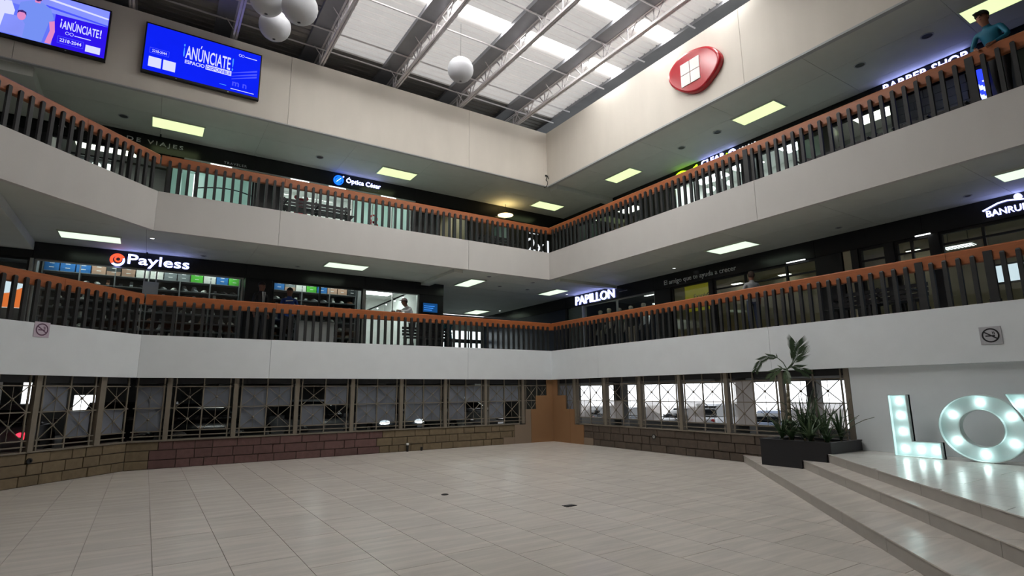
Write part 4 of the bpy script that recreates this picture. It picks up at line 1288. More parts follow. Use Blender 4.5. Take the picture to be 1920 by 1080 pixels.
M().prism([(-14.70, 2.998, 4.35), (-14.45, 2.998, 4.40), (-14.45, 2.998, 4.60), (-14.70, 2.998, 4.60)], (0, .001, 0)).build('blue_field', 'po_b', s_)
s_ = empty('wall_screen', (-3.27, 2.63, 4.3), 'small blue screen on the black pillar at the corridor mouth', 'screen')
M().box(-3.56, -2.96, 2.60, 2.648, 4.33, 4.70).build('casing', 'black', s_)
MT['sc2'] = glow('small_screen_blue', rgb(24, 74, 128), .8, .3)
M().box(-3.53, -2.99, 2.596, 2.60, 4.36, 4.67).build('display', 'sc2', s_)
for k in range(3): M().box(-3.50, -3.20 + .05 * k, 2.594, 2.596, 4.42 + k * .07, 4.44 + k * .07).build('text_line', 'scr_cyan', s_)
s_ = empty('shelf_notice', (-11.45, 2.6, 4.3), 'pale grey sheet taped to the shoe shop glass', 'notice')
M().box(-11.62, -11.28, 2.655, 2.665, 4.25, 4.62).build('sheet', 'lgrey', s_)
# bank lit panel
s_ = empty('shop_display', (3.6, -11.4, 4.0), 'bright blue and white lit panel behind the bank railing', 'screen')
M().box(3.5, 3.55, -12.3, -10.9, 3.72, 4.15).build('casing', 'darkframe', s_)
M().box(3.49, 3.5, -12.25, -10.95, 3.76, 4.11).build('display', 'po_w', s_)
M().box(3.487, 3.49, -12.2, -11.5, 3.85, 4.0).build('blue_field', 'scr_cyan', s_)

# no smoking signs
MT['ns_plum'] = pmat('sign_plum', rgb(92, 60, 84), .5)
MT['ns_pale'] = pmat('sign_pale', rgb(196, 182, 196), .5)
MT['ns_pale2'] = pmat('sign_pale_grey', rgb(176, 176, 182), .5)
def nosmoke(c, right, nrm, sz, label, pale, ink):
    c, right, nrm = Vector(c), Vector(right), Vector(nrm)
    r = empty('no_smoking_sign', c, label, 'sign')
    h = sz / 2
    q = [c - right * h - UPV * h, c + right * h - UPV * h, c + right * h + UPV * h, c - right * h + UPV * h]
    M().prism([v + nrm * .012 for v in q], -nrm * .011).build('plate', pale, r)
    M().ring(c + nrm * .013, right, UPV, h * .66, h * .82, nrm * .001, 32).build('ring', ink, r)
    a = right * .6 * h - UPV * .42 * h
    M().bar(c - a + nrm * .0135, c + a + nrm * .0135, h * .14, .001, nrm).build('slash', ink, r)
    M().bar(c - right * h * .48 - UPV * h * .06 + nrm * .0128, c + right * h * .40 - UPV * h * .06 + nrm * .0128, h * .15, .001, nrm).build('cigarette', ink, r)
    m = M()
    for k in range(2): m.bar(c + right * h * (.26 + .14 * k) + UPV * h * .06 + nrm * .0128, c + right * h * (.18 + .14 * k) + UPV * h * .42 + nrm * .0128, h * .08, .001, nrm)
    m.build('smoke', ink, r)
nosmoke((-13.04, -1.54, 2.83), (SQ, SQ, 0), (SQ, -SQ, 0), .28, 'small plum no smoking sign on the slanting lower band at the left', 'ns_pale', 'ns_plum')
nosmoke((0, -11.69, 2.42), (0, -1, 0), (-1, 0, 0), .28, 'grey no smoking sign on the lower right band above the light letters', 'ns_pale2', 'darkframe')

# loose cable at the parapet corner
cb = tag(M().tube([(-.02, -.10, 9.02), (-.05, -.10, 9.10), (-.03, -.06, 9.16), (-.05, -.05, 9.08), (-.10, -.06, 8.98), (-.04, -.07, 8.92), (-.06, -.09, 8.82), (-.14, -.10, 8.70), (-.22, -.08, 8.66)], .012, 6).build('loose_cable', 'black'), 'thin black cable dangling at the upper inner corner of the parapet', 'cable')
tag(M().box(-.09, -.02, -.012, -.001, 9.14, 9.20).build('cable_socket', 'black'), 'tiny black socket on the parapet corner above the cable', 'socket')

# ================================================================ LIGHT LETTERS ON THE STAGE
MT['marquee'] = pmat('marquee_white', rgb(215, 232, 232), .35, var=.03)
MT['bulb'] = glow('marquee_bulb', (0.80, 1.0, 0.98, 1), 8.0)
XF = -.42                      # front of the letters
def marquee(label, outline, bulbs, y0):
    """outline: list of closed loops in (u to the right, z); tray with a rim and bulbs"""
    r = empty('light_letter', (XF + .08, y0, H3), label, 'light letter', 'glowing letters on the stage')
    return r
def loop_tray(r, loop, hole=None):
    # back plate
    P = lambda x, u, z: (x, -u, z)
    if hole is None:
        M().prism([P(XF + .08, u, z) for u, z in reversed(loop)], (.06, 0, 0)).build('tray_back', 'marquee', r)
        loops = [loop]
    else:
        n = len(loop)
        m = M()
        vs = [P(XF + .08, u, z) for u, z in loop] + [P(XF + .08, u, z) for u, z in hole] + [P(XF + .14, u, z) for u, z in loop] + [P(XF + .14, u, z) for u, z in hole]
        fs = []
        for i in range(n):
            j = (i + 1) % n
            fs += [(i, j, n + j, n + i), (2 * n + j, 2 * n + i, 3 * n + i, 3 * n + j)]
        m.add(vs, fs).build('tray_back', 'marquee', r)
        loops = [loop, hole]
    for lp in loops:
        m = M()
        n = len(lp)
        cx, cz = sum(p[0] for p in lp) / n, sum(p[1] for p in lp) / n
        a = [P(XF, u, z) for u, z in lp]
        b = [P(XF + .14, u, z) for u, z in lp]
        # inner wall offset a little so the rim has thickness
        inn = []
        for i in range(n):
            p0, p1, p2 = Vector(lp[i - 1]), Vector(lp[i]), Vector(lp[(i + 1) % n])
            e1, e2 = (p1 - p0).normalized(), (p2 - p1).normalized()
            nn = Vector((-e1.y - e2.y, e1.x + e2.x))
            nn = nn.normalized() * .014 / max(.4, math.sqrt((1 + e1.dot(e2)) / 2))
            q = p1 + nn * (1 if lp is loop else -1)
            inn.append(q)
        c = [P(XF, q.x, q.y) for q in inn]
        d_ = [P(XF + .085, q.x, q.y) for q in inn]
        vs = a + b + c + d_
        fs = []
        for i in range(n):
            j = (i + 1) % n
            fs += [(i, j, n + j, n + i), (i, 2 * n + i, 2 * n + j, j), (2 * n + i, 3 * n + i, 3 * n + j, 2 * n + j)]
        m.add(vs, fs).build('rim', 'marquee', r)
def bulbs(r, pts):
    for u, z in pts:
        b = M().ball((XF + .045, -u, z), .042, 12, 8).build('bulb', 'bulb', r)
        M().cyl((XF + .06, -u, z), (XF + .085, -u, z), .014, n=8).build('socket', 'alu', b)
Lr = empty('light_letter', (XF + .08, -10.24, H3), 'glowing white letter L with six bulbs, leftmost on the stage', 'light letter', 'glowing letters on the stage')
lp = [(10.24, H3), (10.94, H3), (10.94, .72), (10.53, .72), (10.53, 1.49), (10.24, 1.49)]
loop_tray(Lr, lp)
bulbs(Lr, [(10.385, 1.38), (10.385, 1.14), (10.385, .87), (10.385, .59), (10.62, .59), (10.83, .59)])
Or = empty('light_letter', (XF + .08, -11.5, H3), 'glowing white letter O with six bulbs, beside the L', 'light letter', 'glowing letters on the stage')
cu_, cz_ = 11.50, .975
ou = [(cu_ + .565 * math.cos(2 * math.pi * i / 48), cz_ + .515 * math.sin(2 * math.pi * i / 48)) for i in range(48)]
iu = [(cu_ + .275 * math.cos(2 * math.pi * i / 48), cz_ + .275 * math.sin(2 * math.pi * i / 48)) for i in range(48)]
loop_tray(Or, ou, iu)
bulbs(Or, [(cu_ + .42 * math.cos(math.radians(a)), cz_ + .395 * math.sin(math.radians(a))) for a in (88, 150, 212, 268, 328, 28)])
Vr = empty('light_letter', (XF + .08, -12.3, H3), 'glowing white letter V cut by the right edge of the picture', 'light letter', 'glowing letters on the stage')
v_ = [(11.86, 1.49), (12.30, H3), (12.56, H3), (13.0, 1.49), (12.72, 1.49), (12.43, .80), (12.14, 1.49)]
v_ = list(reversed(v_))
v_ = [(u + .12 * (1.49 - z) / 1.03 * 0, z) for u, z in v_]
loop_tray(Vr, v_)
bulbs(Vr, [(12.01, 1.36), (12.12, 1.10), (12.24, .84), (12.43, .58), (12.62, .84), (12.74, 1.10), (12.85, 1.36)])

# ================================================================ PLANTER AND PLANTS
pl = empty('planter_box', (-.45, -8.8, H1), 'long black planter box standing across the steps', 'planter')
PX0, PX1, PY0, PY1, PT = -1.03, .08, -9.49, -8.12, .635
def notch_panel(x0, x1):
    yz = [(PY1, H1), (PY1, PT), (PY0, PT), (PY0, H3), (-9.40, H3), (-9.40, H2), (-8.93, H2), (-8.93, H1)]
    # lower edge follows the steps
    return M().prism([(x0, y, z) for y, z in yz], (x1 - x0, 0, 0))
notch_panel(PX0, PX0 + .03).build('front_panel', 'planter', pl)
M().box(PX0 + .03, PX1, PY0, PY0 + .03, H3, PT).build('side_panel', 'planter', pl)
M().box(PX0 + .03, PX1, PY1 - .03, PY1, .16, PT).build('side_panel', 'planter', pl)
M().box(PX1 - .03, PX1, PY0 + .03, PY1 - .03, H3, PT).build('back_panel', 'planter', pl)
m = M()
for a, b, c, d in ((PX0 - .012, PX1, PY0 - .012, PY0 + .07), (PX0 - .012, PX1, PY1 - .07, PY1 + .012), (PX0 - .012, PX0 + .07, PY0 + .07, PY1 - .07)): m.box(a, b, c, d, PT, PT + .02)
m.build('top_edge', 'planter', pl)
M().box(PX0 + .03, PX1 - .03, PY0 + .03, PY1 - .03, PT - .10, PT - .045).build('soil', 'soil', pl)
ZS = PT - .05
def blade(L_, w, bend, n=5):
    m = M()
    vs, fs = [], []
    for i in range(n + 1):
        t = i / n
        ww = w * (1 - t) ** .7 * (.55 + .45 * min(1, t * 4))
        x = bend * L_ * t * t
        z = L_ * (t - .28 * abs(bend) * t * t)
        vs += [(x, -ww, z), (x + .006, 0, z - .004), (x, ww, z)]
    for i in range(n):
        a = 3 * i
        fs += [(a, a + 1, a + 4, a + 3), (a + 1, a + 2, a + 5, a + 4)]
    fs += []
    m.add(vs, fs, 0, True)
    return m
blm = {}
for nm, mt in (('leaf', 'leaf'), ('leaf2', 'leaf2')):
    for k, (L_, w, bd) in enumerate(((.42, .020, .25), (.55, .024, .5), (.38, .045, .9), (.62, .018, .1))): blm[(nm, k)] = blade(L_, w, bd).mesh('leaf', mt)
def spiky(x, y, n, kinds, leafm, sc, label, nm='spiky_plant'):
    r = empty(nm, (x, y, ZS + .003), label, 'plant', 'plants in the black planter')
    M().cyl((x, y, ZS), (x, y, ZS + .08 * sc), .02 * sc, .012 * sc, 7).build('stem', 'trunk', r)
    for i in range(n):
        k = kinds[i % len(kinds)]
        a = 2 * math.pi * i / n + R.uniform(-.3, .3)
        tilt = R.uniform(.05, .45)
        s2 = sc * R.uniform(.75, 1.2)
        o = inst('leaf', blm[(leafm, k)], r, (0, 0, .05 * sc), rot=(0, tilt, a), sc=(s2, s2, s2))
        o.rotation_mode = 'XYZ'
spots = [(-.80, -8.45, 20, (0, 1), 'leaf', 1.15, 'spiky green plant at the front corner of the planter, near the palm'), (-.62, -8.80, 24, (3, 0), 'leaf', 1.4, 'tall dark spiky plant in the middle of the planter'),
         (-.82, -9.02, 18, (1, 2), 'leaf2', 1.1, 'grey green arching plant at the middle front of the planter'), (-.50, -9.12, 22, (3, 1), 'leaf2', 1.3, 'upright grey green plant at the middle back of the planter'),
         (-.80, -9.32, 13, (0, 2), 'leaf', .9, 'low green plant at the right front corner of the planter'), (-.35, -9.34, 20, (1, 3), 'leaf', 1.15, 'arching green plant at the right back corner of the planter'),
         (-.25, -8.75, 20, (3, 1), 'leaf', 1.4, 'tall green plant behind the planter middle'), (-.35, -8.35, 12, (2, 1), 'leaf', 1.0, 'bushy green plant left of the palm trunk'), (-.85, -8.68, 12, (2, 0), 'leaf', 1.0, 'low bushy plant between the front spiky plants')]
for a in spots: spiky(*a)
# broad leaved shrub with round crown
sh_ = empty('leafy_shrub', (-.60, -8.52, ZS + .003), 'broad leafy shrub in front of the palm trunk', 'plant', 'plants in the black planter')
M().cyl((-.60, -8.52, ZS), (-.60, -8.52, ZS + .35), .014, .010, 7).build('stem', 'trunk', sh_)
for i in range(26):
    a, e = R.uniform(0, 6.28), R.uniform(.2, 1.2)
    s2 = R.uniform(.5, .8)
    inst('leaf', blm[('leaf', 2)], sh_, (0, 0, R.uniform(.12, .36)), rot=(0, e, a), sc=(s2, s2 * 1.6, s2))
# palm
pm = empty('potted_palm', (-.42, -8.40, ZS), 'slim palm with pale trunk and arching fronds rising from the planter', 'plant', 'plants in the black planter')
tr = M()
prev = None
for i in range(10):
    z0_, z1_ = ZS + i * .125, ZS + (i + 1) * .125
    tr.cyl((-.42 - .002 * i, -8.40 - .006 * i, z0_), (-.42 - .002 * (i + 1), -8.40 - .006 * (i + 1), z1_), .045 - .0015 * i, .041 - .0015 * i, 10)
tr.build('trunk', 'trunk', pm)
M().cyl((-.44, -8.46, 1.80), (-.45, -8.48, 2.02), .035, .018, 8).build('crown_shaft', 'leaf2', pm)
def frond(base, pts, leafL, start, mat='leaf'):
    m = M()
    m.tube(pts, [.010 - .008 * i / (len(pts) - 1) for i in range(len(pts))], 6)
    n = len(pts)
    for i in range(n - 1):
        for sub in range(6):
            t = (i + sub / 6) / (n - 1)
            if t < start: continue
            p = Vector(pts[i]).lerp(Vector(pts[i + 1]), sub / 6)
            d = (Vector(pts[i + 1]) - Vector(pts[i])).normalized()
            for sgn in (-1, 1):
                side = d.cross(Vector((.86, .51, 0))).normalized() * sgn
                L_ = leafL * (1 - abs(t - .65) * .9)
                tip = p + (side * .55 + d * .8 - UPV * .10).normalized() * L_
                w = (tip - p).normalized().cross(Vector((.86, .51, 0))).normalized() * .011
                mp = p.lerp(tip, .4)
                m.add([p, mp + w, tip, mp - w], [(0, 1, 2, 3)])
    return m.build('frond', mat, pm)
b0 = (-.45, -8.48, 2.0)
frond(b0, [b0, (-.50, -8.44, 2.14), (-.55, -8.34, 2.25), (-.60, -8.20, 2.27), (-.66, -8.06, 2.20), (-.70, -7.98, 2.05), (-.71, -7.95, 1.98)], .15, .30)
frond(b0, [b0, (-.44, -8.58, 2.10), (-.43, -8.66, 2.24), (-.43, -8.70, 2.38), (-.43, -8.72, 2.52)], .34, .3)
frond(b0, [b0, (-.42, -8.60, 2.10), (-.40, -8.68, 2.22), (-.38, -8.76, 2.40)], .30, .35)
frond(b0, [b0, (-.40, -8.56, 2.05), (-.30, -8.66, 2.02), (-.20, -8.78, 1.90)], .2, .2)
frond(b0, [b0, (-.52, -8.40, 2.02), (-.60, -8.30, 1.95), (-.68, -8.22, 1.82)], .18, .2, 'leaf2')
frond(b0, [b0, (-.55, -8.52, 1.98), (-.65, -8.58, 1.88), (-.72, -8.62, 1.74)], .18, .2, 'leaf2')

# small fittings at floor level
o = empty('floor_drain', (-6.1, -8.4, 0), 'small dark floor box in the tiles near the middle', 'drain')
M().box(-6.19, -6.01, -8.46, -8.34, .0005, .006).build('cover', 'black', o)
M().box(-6.16, -6.04, -8.44, -8.36, .006, .012).build('lid', 'darkframe', o)
o = empty('floor_drain', (-7.15, -6.55, 0), 'tiny dark floor cap in the tiles left of the floor box', 'drain')
M().disc((-7.15, -6.55, .0005), XR, (0, 1, 0), .06, (0, 0, .006), 16).build('cover', 'darkframe', o)
M().ring((-7.15, -6.55, .006), XR, (0, 1, 0), .03, .05, (0, 0, .004), 16).build('rim', 'black', o)
o = empty('water_valve', (-5.05, .05, 0), 'short black standpipe with a white cap at the stone wall', 'pipe')
M().cyl((-5.05, .05, 0), (-5.05, .05, .17), .03, n=10).build('pipe', 'black', o)
M().cyl((-5.05, .05, .17), (-5.05, .05, .23), .042, n=12).build('cap', 'white', o)
o = empty('pipe_stub', (-4.62, .05, 0), 'short black pipe stub right of the white capped standpipe', 'pipe')
M().cyl((-4.62, .06, 0), (-4.62, .06, .10), .03, n=10).build('pipe', 'black', o)
M().cyl((-4.62, .09, .07), (-4.62, .0, .07), .022, n=8).build('elbow', 'black', o)
o = empty('wall_spout', (-13.0, -1.25, .42), 'round dark drain hole in the stone wall at the left edge', 'drain')
c_ = Vector((-12.98, -1.31, .45))
M().ring(c_ + Vector((SQ, -SQ, 0)) * .03, (SQ, SQ, 0), UPV, .03, .05, Vector((-SQ, SQ, 0)) * .03, 18).build('rim', 'darkframe', o)
M().disc(c_ + Vector((SQ, -SQ, 0)) * .012, (SQ, SQ, 0), UPV, .03, Vector((-SQ, SQ, 0)) * .01, 14).build('hole', 'black', o)
o = empty('wall_socket', (.09, -4.3, .35), 'small round metal cap on the right stone wall', 'cap')
M().disc((.095, -4.28, .40), YR, UPV, .045, (.012, 0, 0), 16).build('cap', 'alu', o)
M().ring((.09, -4.28, .40), YR, UPV, .05, .065, (.015, 0, 0), 16).build('rim', 'black', o)

# ================================================================ GARAGE CARS
def car(x, y, rz, paint, label, suv=False, lit=None):
    r = empty('parked_car', (0, 0, 0), label, 'car', 'cars in the garage')
    h = 1.0 if not suv else 1.18
    # side profile (length along Y, nose at -Y)
    lower = [(-2.15, .30), (-2.18, .55), (-2.05, .74), (-1.2, .88), (-.95, .92), (1.55, .95), (2.05, .92), (2.15, .70), (2.12, .32)]
    if suv: lower = [(-2.15, .34), (-2.2, .65), (-2.1, .92), (-1.25, 1.02), (-.95, 1.05), (1.9, 1.08), (2.08, 1.04), (2.16, .75), (2.12, .36)]
    top = 1.44 if not suv else 1.74
    cab = [(-1.15, lower[3][1] + .02), (-.35, top - .05), (.1, top), (1.0, top - .02), (1.85, lower[5][1] + .02)]
    if suv: cab = [(-1.15, 1.03), (-.5, top - .04), (.1, top), (1.6, top - .03), (2.02, 1.08)]
    def loft(profile, wl, wu, zmin, zmax):
        m = M()
        n = len(profile)
        secs = []
        for k, xx in enumerate((-1, -.82, .82, 1)):
            pts = []
            for yy, zz in profile:
                t = (zz - zmin) / (zmax - zmin)
                w = wl + (wu - wl) * t
                ins = 1.0 if abs(xx) == 1 else 1.0
                cy = sum(p[0] for p in profile) / n
                cz = (zmin + zmax) / 2
                q = .93 if abs(xx) == 1 else 1.0
                pts.append((w * xx, cy + (yy - cy) * q, cz + (zz - cz) * (q if abs(xx) == 1 else 1)))
            secs.append(pts)
        vs = [p for s__ in secs for p in s__]
        fs = [tuple(range(n)), tuple(reversed(range(3 * n, 4 * n)))]
        for k in range(3):
            for i in range(n): fs.append((k * n + i, (k + 1) * n + i, (k + 1) * n + (i + 1) % n, k * n + (i + 1) % n))
        m.add(vs, fs)
        m.sm = [len(f) == 4 for f in m.f]
        return m
    loft(lower, .88, .84, .3, .95).build('body', paint, r)
    loft(cab, .80, .60, cab[0][1], top).build('glasshouse', 'carglass', r)
    rt_ = [(-.42, top - .045), (.1, top + .012), (1.0 if not suv else 1.6, top - .008), (1.2 if not suv else 1.75, top - .12), (.1, top - .06)]
    m = M()
    m.prism([(-.62, yy, zz) for yy, zz in rt_], (1.24, 0, 0)).build('roof', paint, r)
    for sx in (-1, 1):
        for wy in (-1.38, 1.32):
            w = M().cyl((sx * .72, wy, .33), (sx * .91, wy, .33), .33, n=20).build('wheel', 'rubber', r)
            M().cyl((sx * .90, wy, .33), (sx * .925, wy, .33), .20, n=14).build('hubcap', 'alu', w)
        M().ball((sx * .62, -2.10, .66 if not suv else .78), .12, 12, 8, k=(1.5, .6, .7)).build('headlight', 'headglow' if lit == 'front' else 'chrome', r)
        M().ball((sx * .68, 2.09, .74 if not suv else .9), .10, 12, 8, k=(1.3, .5, .9)).build('taillight', 'taillit' if lit == 'rear' else 'taildark', r)
        M().box(sx * .93 - .07, sx * .93 + .07, -.82, -.70, .92, 1.03).build('mirror', paint, r)
    M().box(-.5, .5, -2.21, -2.16, .45, .58).build('grille', 'black', r)
    M().box(-.26, .26, 2.13, 2.165, .56, .68).build('number_plate', 'white', r)
    r.location = (x, y, -.02)
    r.rotation_euler = (0, 0, rz)
    return r
MT['headglow'] = glow('added_headlight_glow', (.9, 1, 1, 1), 6.0)  # glow added on one car to give the bright spots in the garage
MT['taillit'] = glow('lit_taillight', rgb(255, 40, 60), 3.0)
MT['taildark'] = pmat('taillight_red', rgb(120, 16, 20), .3)
for k, (c, ro) in dict(silver=((150, 152, 156), .3), dark=((30, 32, 36), .25), whitec=((205, 205, 205), .3), bluec=((52, 66, 90), .3), greyc=((96, 100, 106), .3)).items():
    MT['car_' + k] = pmat('car_paint_' + k, rgb(*c), ro, metal=.3, var=.03)
car(-14.25, 4.0, math.pi, 'car_silver', 'silver car with a glowing red tail light at the left edge of the garage', lit='rear')
car(-9.9, 3.4, 0, 'car_dark', 'dark car behind the second full window from the left')
car(-11.93, 4.2, 0, 'car_dark', 'black car behind the slanting left window')
car(-7.0, 3.3, 0, 'car_silver', 'pale car nosing towards the red stone wall', lit=None)
car(-3.9, 5.4, 0, 'car_greyc', 'grey car deep in the garage with headlight glow added for bright spots there', lit='front')
car(-.9, 5.0, 0, 'car_whitec', 'white car behind the last back wall window before the corner')
ZC = -.83
for x, y, rz, pt, lb, su in ((15.5, 14.2, 1.65, 'car_dark', 'dark car outside the first bright window right of the corner', False), (15.2, 10.9, 1.50, 'car_greyc', 'grey car outside the second bright window right of the corner', False),
                             (15.8, 7.8, 4.6, 'car_dark', 'black car outside the third bright window right of the corner', False), (15.4, 4.7, 1.6, 'car_silver', 'tall silver van outside the middle bright windows', True),
                             (15.2, 1.4, 1.7, 'car_bluec', 'low dark blue car outside the window beside the planter', False)):
    car(x, y, rz, pt, lb, suv=su).location.z = -.85
for k, (x, y) in enumerate(((1.0, 8.0), (2.3, 8.0), (3.6, 8.0), (-6.4, 3.2), (-9.6, 3.2))):  # last two tubes are added to brighten the garage
    t = empty('tube_light', (x, y, 2.24), ('left', 'middle', 'right', 'added single', 'far left')[k] + ' garage tube light ' + ('of the row seen by the corner' if k < 3 else ('above the pale car' if k == 3 else 'above the dark car')), 'light', 'garage tube lights')
    M().box(x - .5, x + .5, y - .04, y + .04, 2.25, 2.31).build('housing', 'lampframe', t)
    M().cyl((x - .48, y, 2.225), (x + .48, y, 2.225), .025, n=8).build('tube', 'lamp_shop', t)

# ================================================================ SHOE SHOP GOODS
def shoe_shelf(x0, x1, label):
    r = empty('shoe_rack', ((x0 + x1) / 2, 3.45, Z1T + .006), label, 'shelf')
    M().box(x0, x1, 3.62, 3.64, Z1T + .01, 5.20).build('back_panel', 'darkframe', r)
    n = max(2, round((x1 - x0) / .78))
    for k in range(n + 1):
        x = x0 + (x1 - x0 - .03) * k / n
        M().box(x, x + .03, 3.28, 3.62, Z1T + .01, 5.16).build('upright', 'grey', r)
    for z in (3.16, 3.40, 3.64, 3.90, 4.12, 4.33, 4.54, 4.82):
        for k in range(n):
            a = x0 + (x1 - x0 - .03) * k / n + .032
            b = x0 + (x1 - x0 - .03) * (k + 1) / n - .002
            M().box(a, b, 3.27, 3.62, z - .018, z).build('shelf_board', 'grey', r)
    return r
shoe_shelf(-13.84, -9.22, 'long dark shoe rack behind the left shop window')
shoe_shelf(-8.30, -5.66, 'shorter dark shoe rack behind the right shop window')
bx = {}
for k, c in dict(blue=(20, 108, 180), tan=(176, 140, 118), white=(214, 216, 208), green=(84, 196, 56), grey=(112, 120, 122), black=(38, 44, 46)).items():
    mt = pmat('shoebox_' + k, rgb(*c), .6, var=.05)
    m = M()
    m.box(-.15, .15, -.10, .10, 0, .078)
    m.box(-.154, .154, -.104, .104, .070, .105)
    bx[k] = (m.mesh('shoebox', mt), M().box(-.05, .05, -.1055, -.104, .078, .098).mesh('end_label', 'white'))
seq1 = ['blue'] * 3 + ['tan'] * 3 + ['white'] * 2 + ['grey'] * 2 + ['green', 'white', 'blue', 'green']
seq2 = ['blue', 'tan', 'white', 'green', 'blue', 'tan', 'tan', 'black', 'blue']
def boxrow(x0, x1, seq, where):
    n = int((x1 - x0) / .325)
    for i in range(n):
        for rr in range(2):
            k = seq[i * len(seq) // n] if not (rr and R.random() < .15) else R.choice(['black', 'white', 'grey'])
            x = x0 + .19 + i * (x1 - x0 - .34) / (n - 1)
            if abs(((x - x0) / (x1 - x0 - .03)) * max(2, round((x1 - x0) / .78)) % 1 - .5) > .47: pass
            o = bpy.data.objects.new('shoebox', bx[k][0])
            COL.objects.link(o)
            o.location = (x, 3.385, 4.8205 + rr * .1055)
            tag(o, '%s shoebox, %s from the left in the %s row on the %s shoe rack' % (k, ('first', 'second', 'third', 'fourth', 'fifth', 'sixth', 'seventh', 'eighth', 'ninth', 'tenth', 'eleventh', 'twelfth', 'thirteenth', 'fourteenth')[i], ('lower', 'upper')[rr], where), 'box', '%s shoeboxes on the %s rack' % (k, where))
            inst('end_label', bx[k][1], o)
# the shoebox shelf is open: boxes sit in front of the uprights' heads
boxrow(-13.84, -9.22, seq1, 'left')
boxrow(-8.30, -5.66, seq2, 'right')
def shoe_mesh(mat, boot):
    m = M()
    top = .10 if not boot else .17
    prof = [(-.13, 0), (.12, 0), (.135, .02), (.10, .05), (.03, .075), (-.02, top), (-.115, top), (-.135, .05)]
    n = len(prof)
    vs = []
    for y, s in ((-.038, .93), (-.026, 1), (.026, 1), (.038, .93)):
        vs += [(x * s, y, z * (s if z > .01 else 1)) for x, z in prof]
    fs = [tuple(range(n)), tuple(reversed(range(3 * n, 4 * n)))]
    for k in range(3):
        for i in range(n): fs.append((k * n + i, (k + 1) * n + i, (k + 1) * n + (i + 1) % n, k * n + (i + 1) % n))
    m.add(vs, fs, 0, False)
    return m.mesh('shoe', mat)
sho = {}
for k, c in dict(white=(225, 225, 220), grey=(140, 144, 146), black=(40, 40, 44), brown=(120, 84, 62)).items():
    mt = pmat('shoe_' + k, rgb(*c), .5)
    sho[k] = [shoe_mesh(mt, False), shoe_mesh(mt, True)]
for x0, x1, where in ((-13.84, -9.22, 'left'), (-8.30, -5.66, 'right')):
    n = max(2, round((x1 - x0) / .78))
    for zi, z in enumerate((3.16, 3.40, 3.64, 3.90, 4.12, 4.33, 4.54)):
        rown = ('lowest', 'second lowest', 'third lowest', 'middle', 'third highest', 'second highest', 'highest')[zi]
        for k in range(n):
            a = x0 + (x1 - x0 - .03) * k / n + .03
            bay_ = ('first', 'second', 'third', 'fourth', 'fifth', 'sixth')[k]
            w = (x1 - x0 - .03) / n - .03
            for q in range(3):
                if R.random() < .12: continue
                c = R.choices(['white', 'grey', 'black', 'brown'], [5, 3, 3, 2])[0]
                o = bpy.data.objects.new('shoe', sho[c][R.random() < .3])
                COL.objects.link(o)
                o.location = (a + w * (q + .5) / 3 + R.uniform(-.01, .01), 3.42, z + .0005)
                o.rotation_euler = (0, 0, R.choice([-1.57, -1.2, -1.9]))
                tag(o, '%s shoe on the %s board, %s bay of the %s shoe rack' % (c, rown, bay_, where), 'shoe', '%s shoes on the %s rack' % (c, where))
o = empty('shop_counter', (-7.15, 2.45, Z1T), 'light grey counter front seen through the balusters below the blue shirt', 'counter')
M().box(-7.72, -6.62, 2.30, 2.62, Z1T - .01, 3.72).build('body', 'lgrey', o)
M().box(-7.75, -6.59, 2.27, 2.635, 3.72, 3.75).build('worktop', 'alu', o)
# track lights in the white shop
o = empty('track_light', (-4.5, 3.4, 5.0), 'dark slanting track with small spotlights in the white shop', 'light')
M().bar((-5.3, 3.6, 4.35), (-3.75, 3.6, 5.12), .05, .05).build('track', 'darkframe', o)
for k in range(5):
    t = .1 + .2 * k
    p = Vector((-5.3, 3.55, 4.35)).lerp(Vector((-3.75, 3.55, 5.12)), t)
    M().cyl(p, p + Vector((0, -.03, -.07)), .022, .032, 8).build('spot_housing', 'darkframe', o)
    M().ball(p + Vector((0, -.035, -.075)), .022, 8, 6).build('spot_lamp', 'lamp_shop', o)
o = empty('pendant_lamp', (-.25, 2.3, 8.4), 'warm orange lamp glowing above the upper back railing near the corner', 'lamp')
M().cyl((-.25, 2.4, 8.34), (-.25, 2.4, 8.40), .30, .06, 18).build('shade', 'lamp_warm', o)
M().cyl((-.25, 2.4, 8.40), (-.25, 2.4, ZPB - .001), .008, n=6).build('cord', 'black', o)
M().ball((-.25, 2.4, 8.33), .05, 10, 8).build('bulb', 'lamp_warm', o)

# ================================================================ BENCHES
def bench(c, L_, rz, label, back=True):
    r = empty('bench', c, label, 'bench', 'dark slatted benches on the galleries')
    r.rotation_euler = (0, 0, rz)
    def part(nm, *b): 
        o = M().box(*b).mesh(nm, 'blackwall')
        inst(nm, o, r)
    for k in range(4): part('seat_slat', -L_ / 2, L_ / 2, -.22 + k * .115, -.13 + k * .115, .42, .445)
    if back:
        for k in range(3): part('back_slat', -L_ / 2, L_ / 2, .235 + .012 * k, .26 + .012 * k, .52 + k * .105, .60 + k * .105)
    for x in (-L_ / 2 + .12, 0, L_ / 2 - .12):
        part('leg', x - .025, x + .025, -.20, -.15, 0, .42)
        part('leg', x - .025, x + .025, .20, .25, 0, .42)
        part('armrest', x - .02, x + .02, -.20, .22, .62, .65)
        part('leg_rail', x - .02, x + .02, -.15, .20, .18, .22)
        if back: part('back_post', x - .02, x + .02, .262, .30, .42, .84)
    return r
bench((-7.6, 1.0, Z2T - .01), 2.0, 0, 'dark slatted bench in front of the bright optician window upstairs')
bench((-1.2, 1.3, Z2T - .01), 1.7, 0, 'dark slatted bench upstairs under the warm lamp')
bench((1.5, -9.0, Z2T - .01), 1.8, -math.pi / 2, 'dark slatted bench upstairs right of the green door')
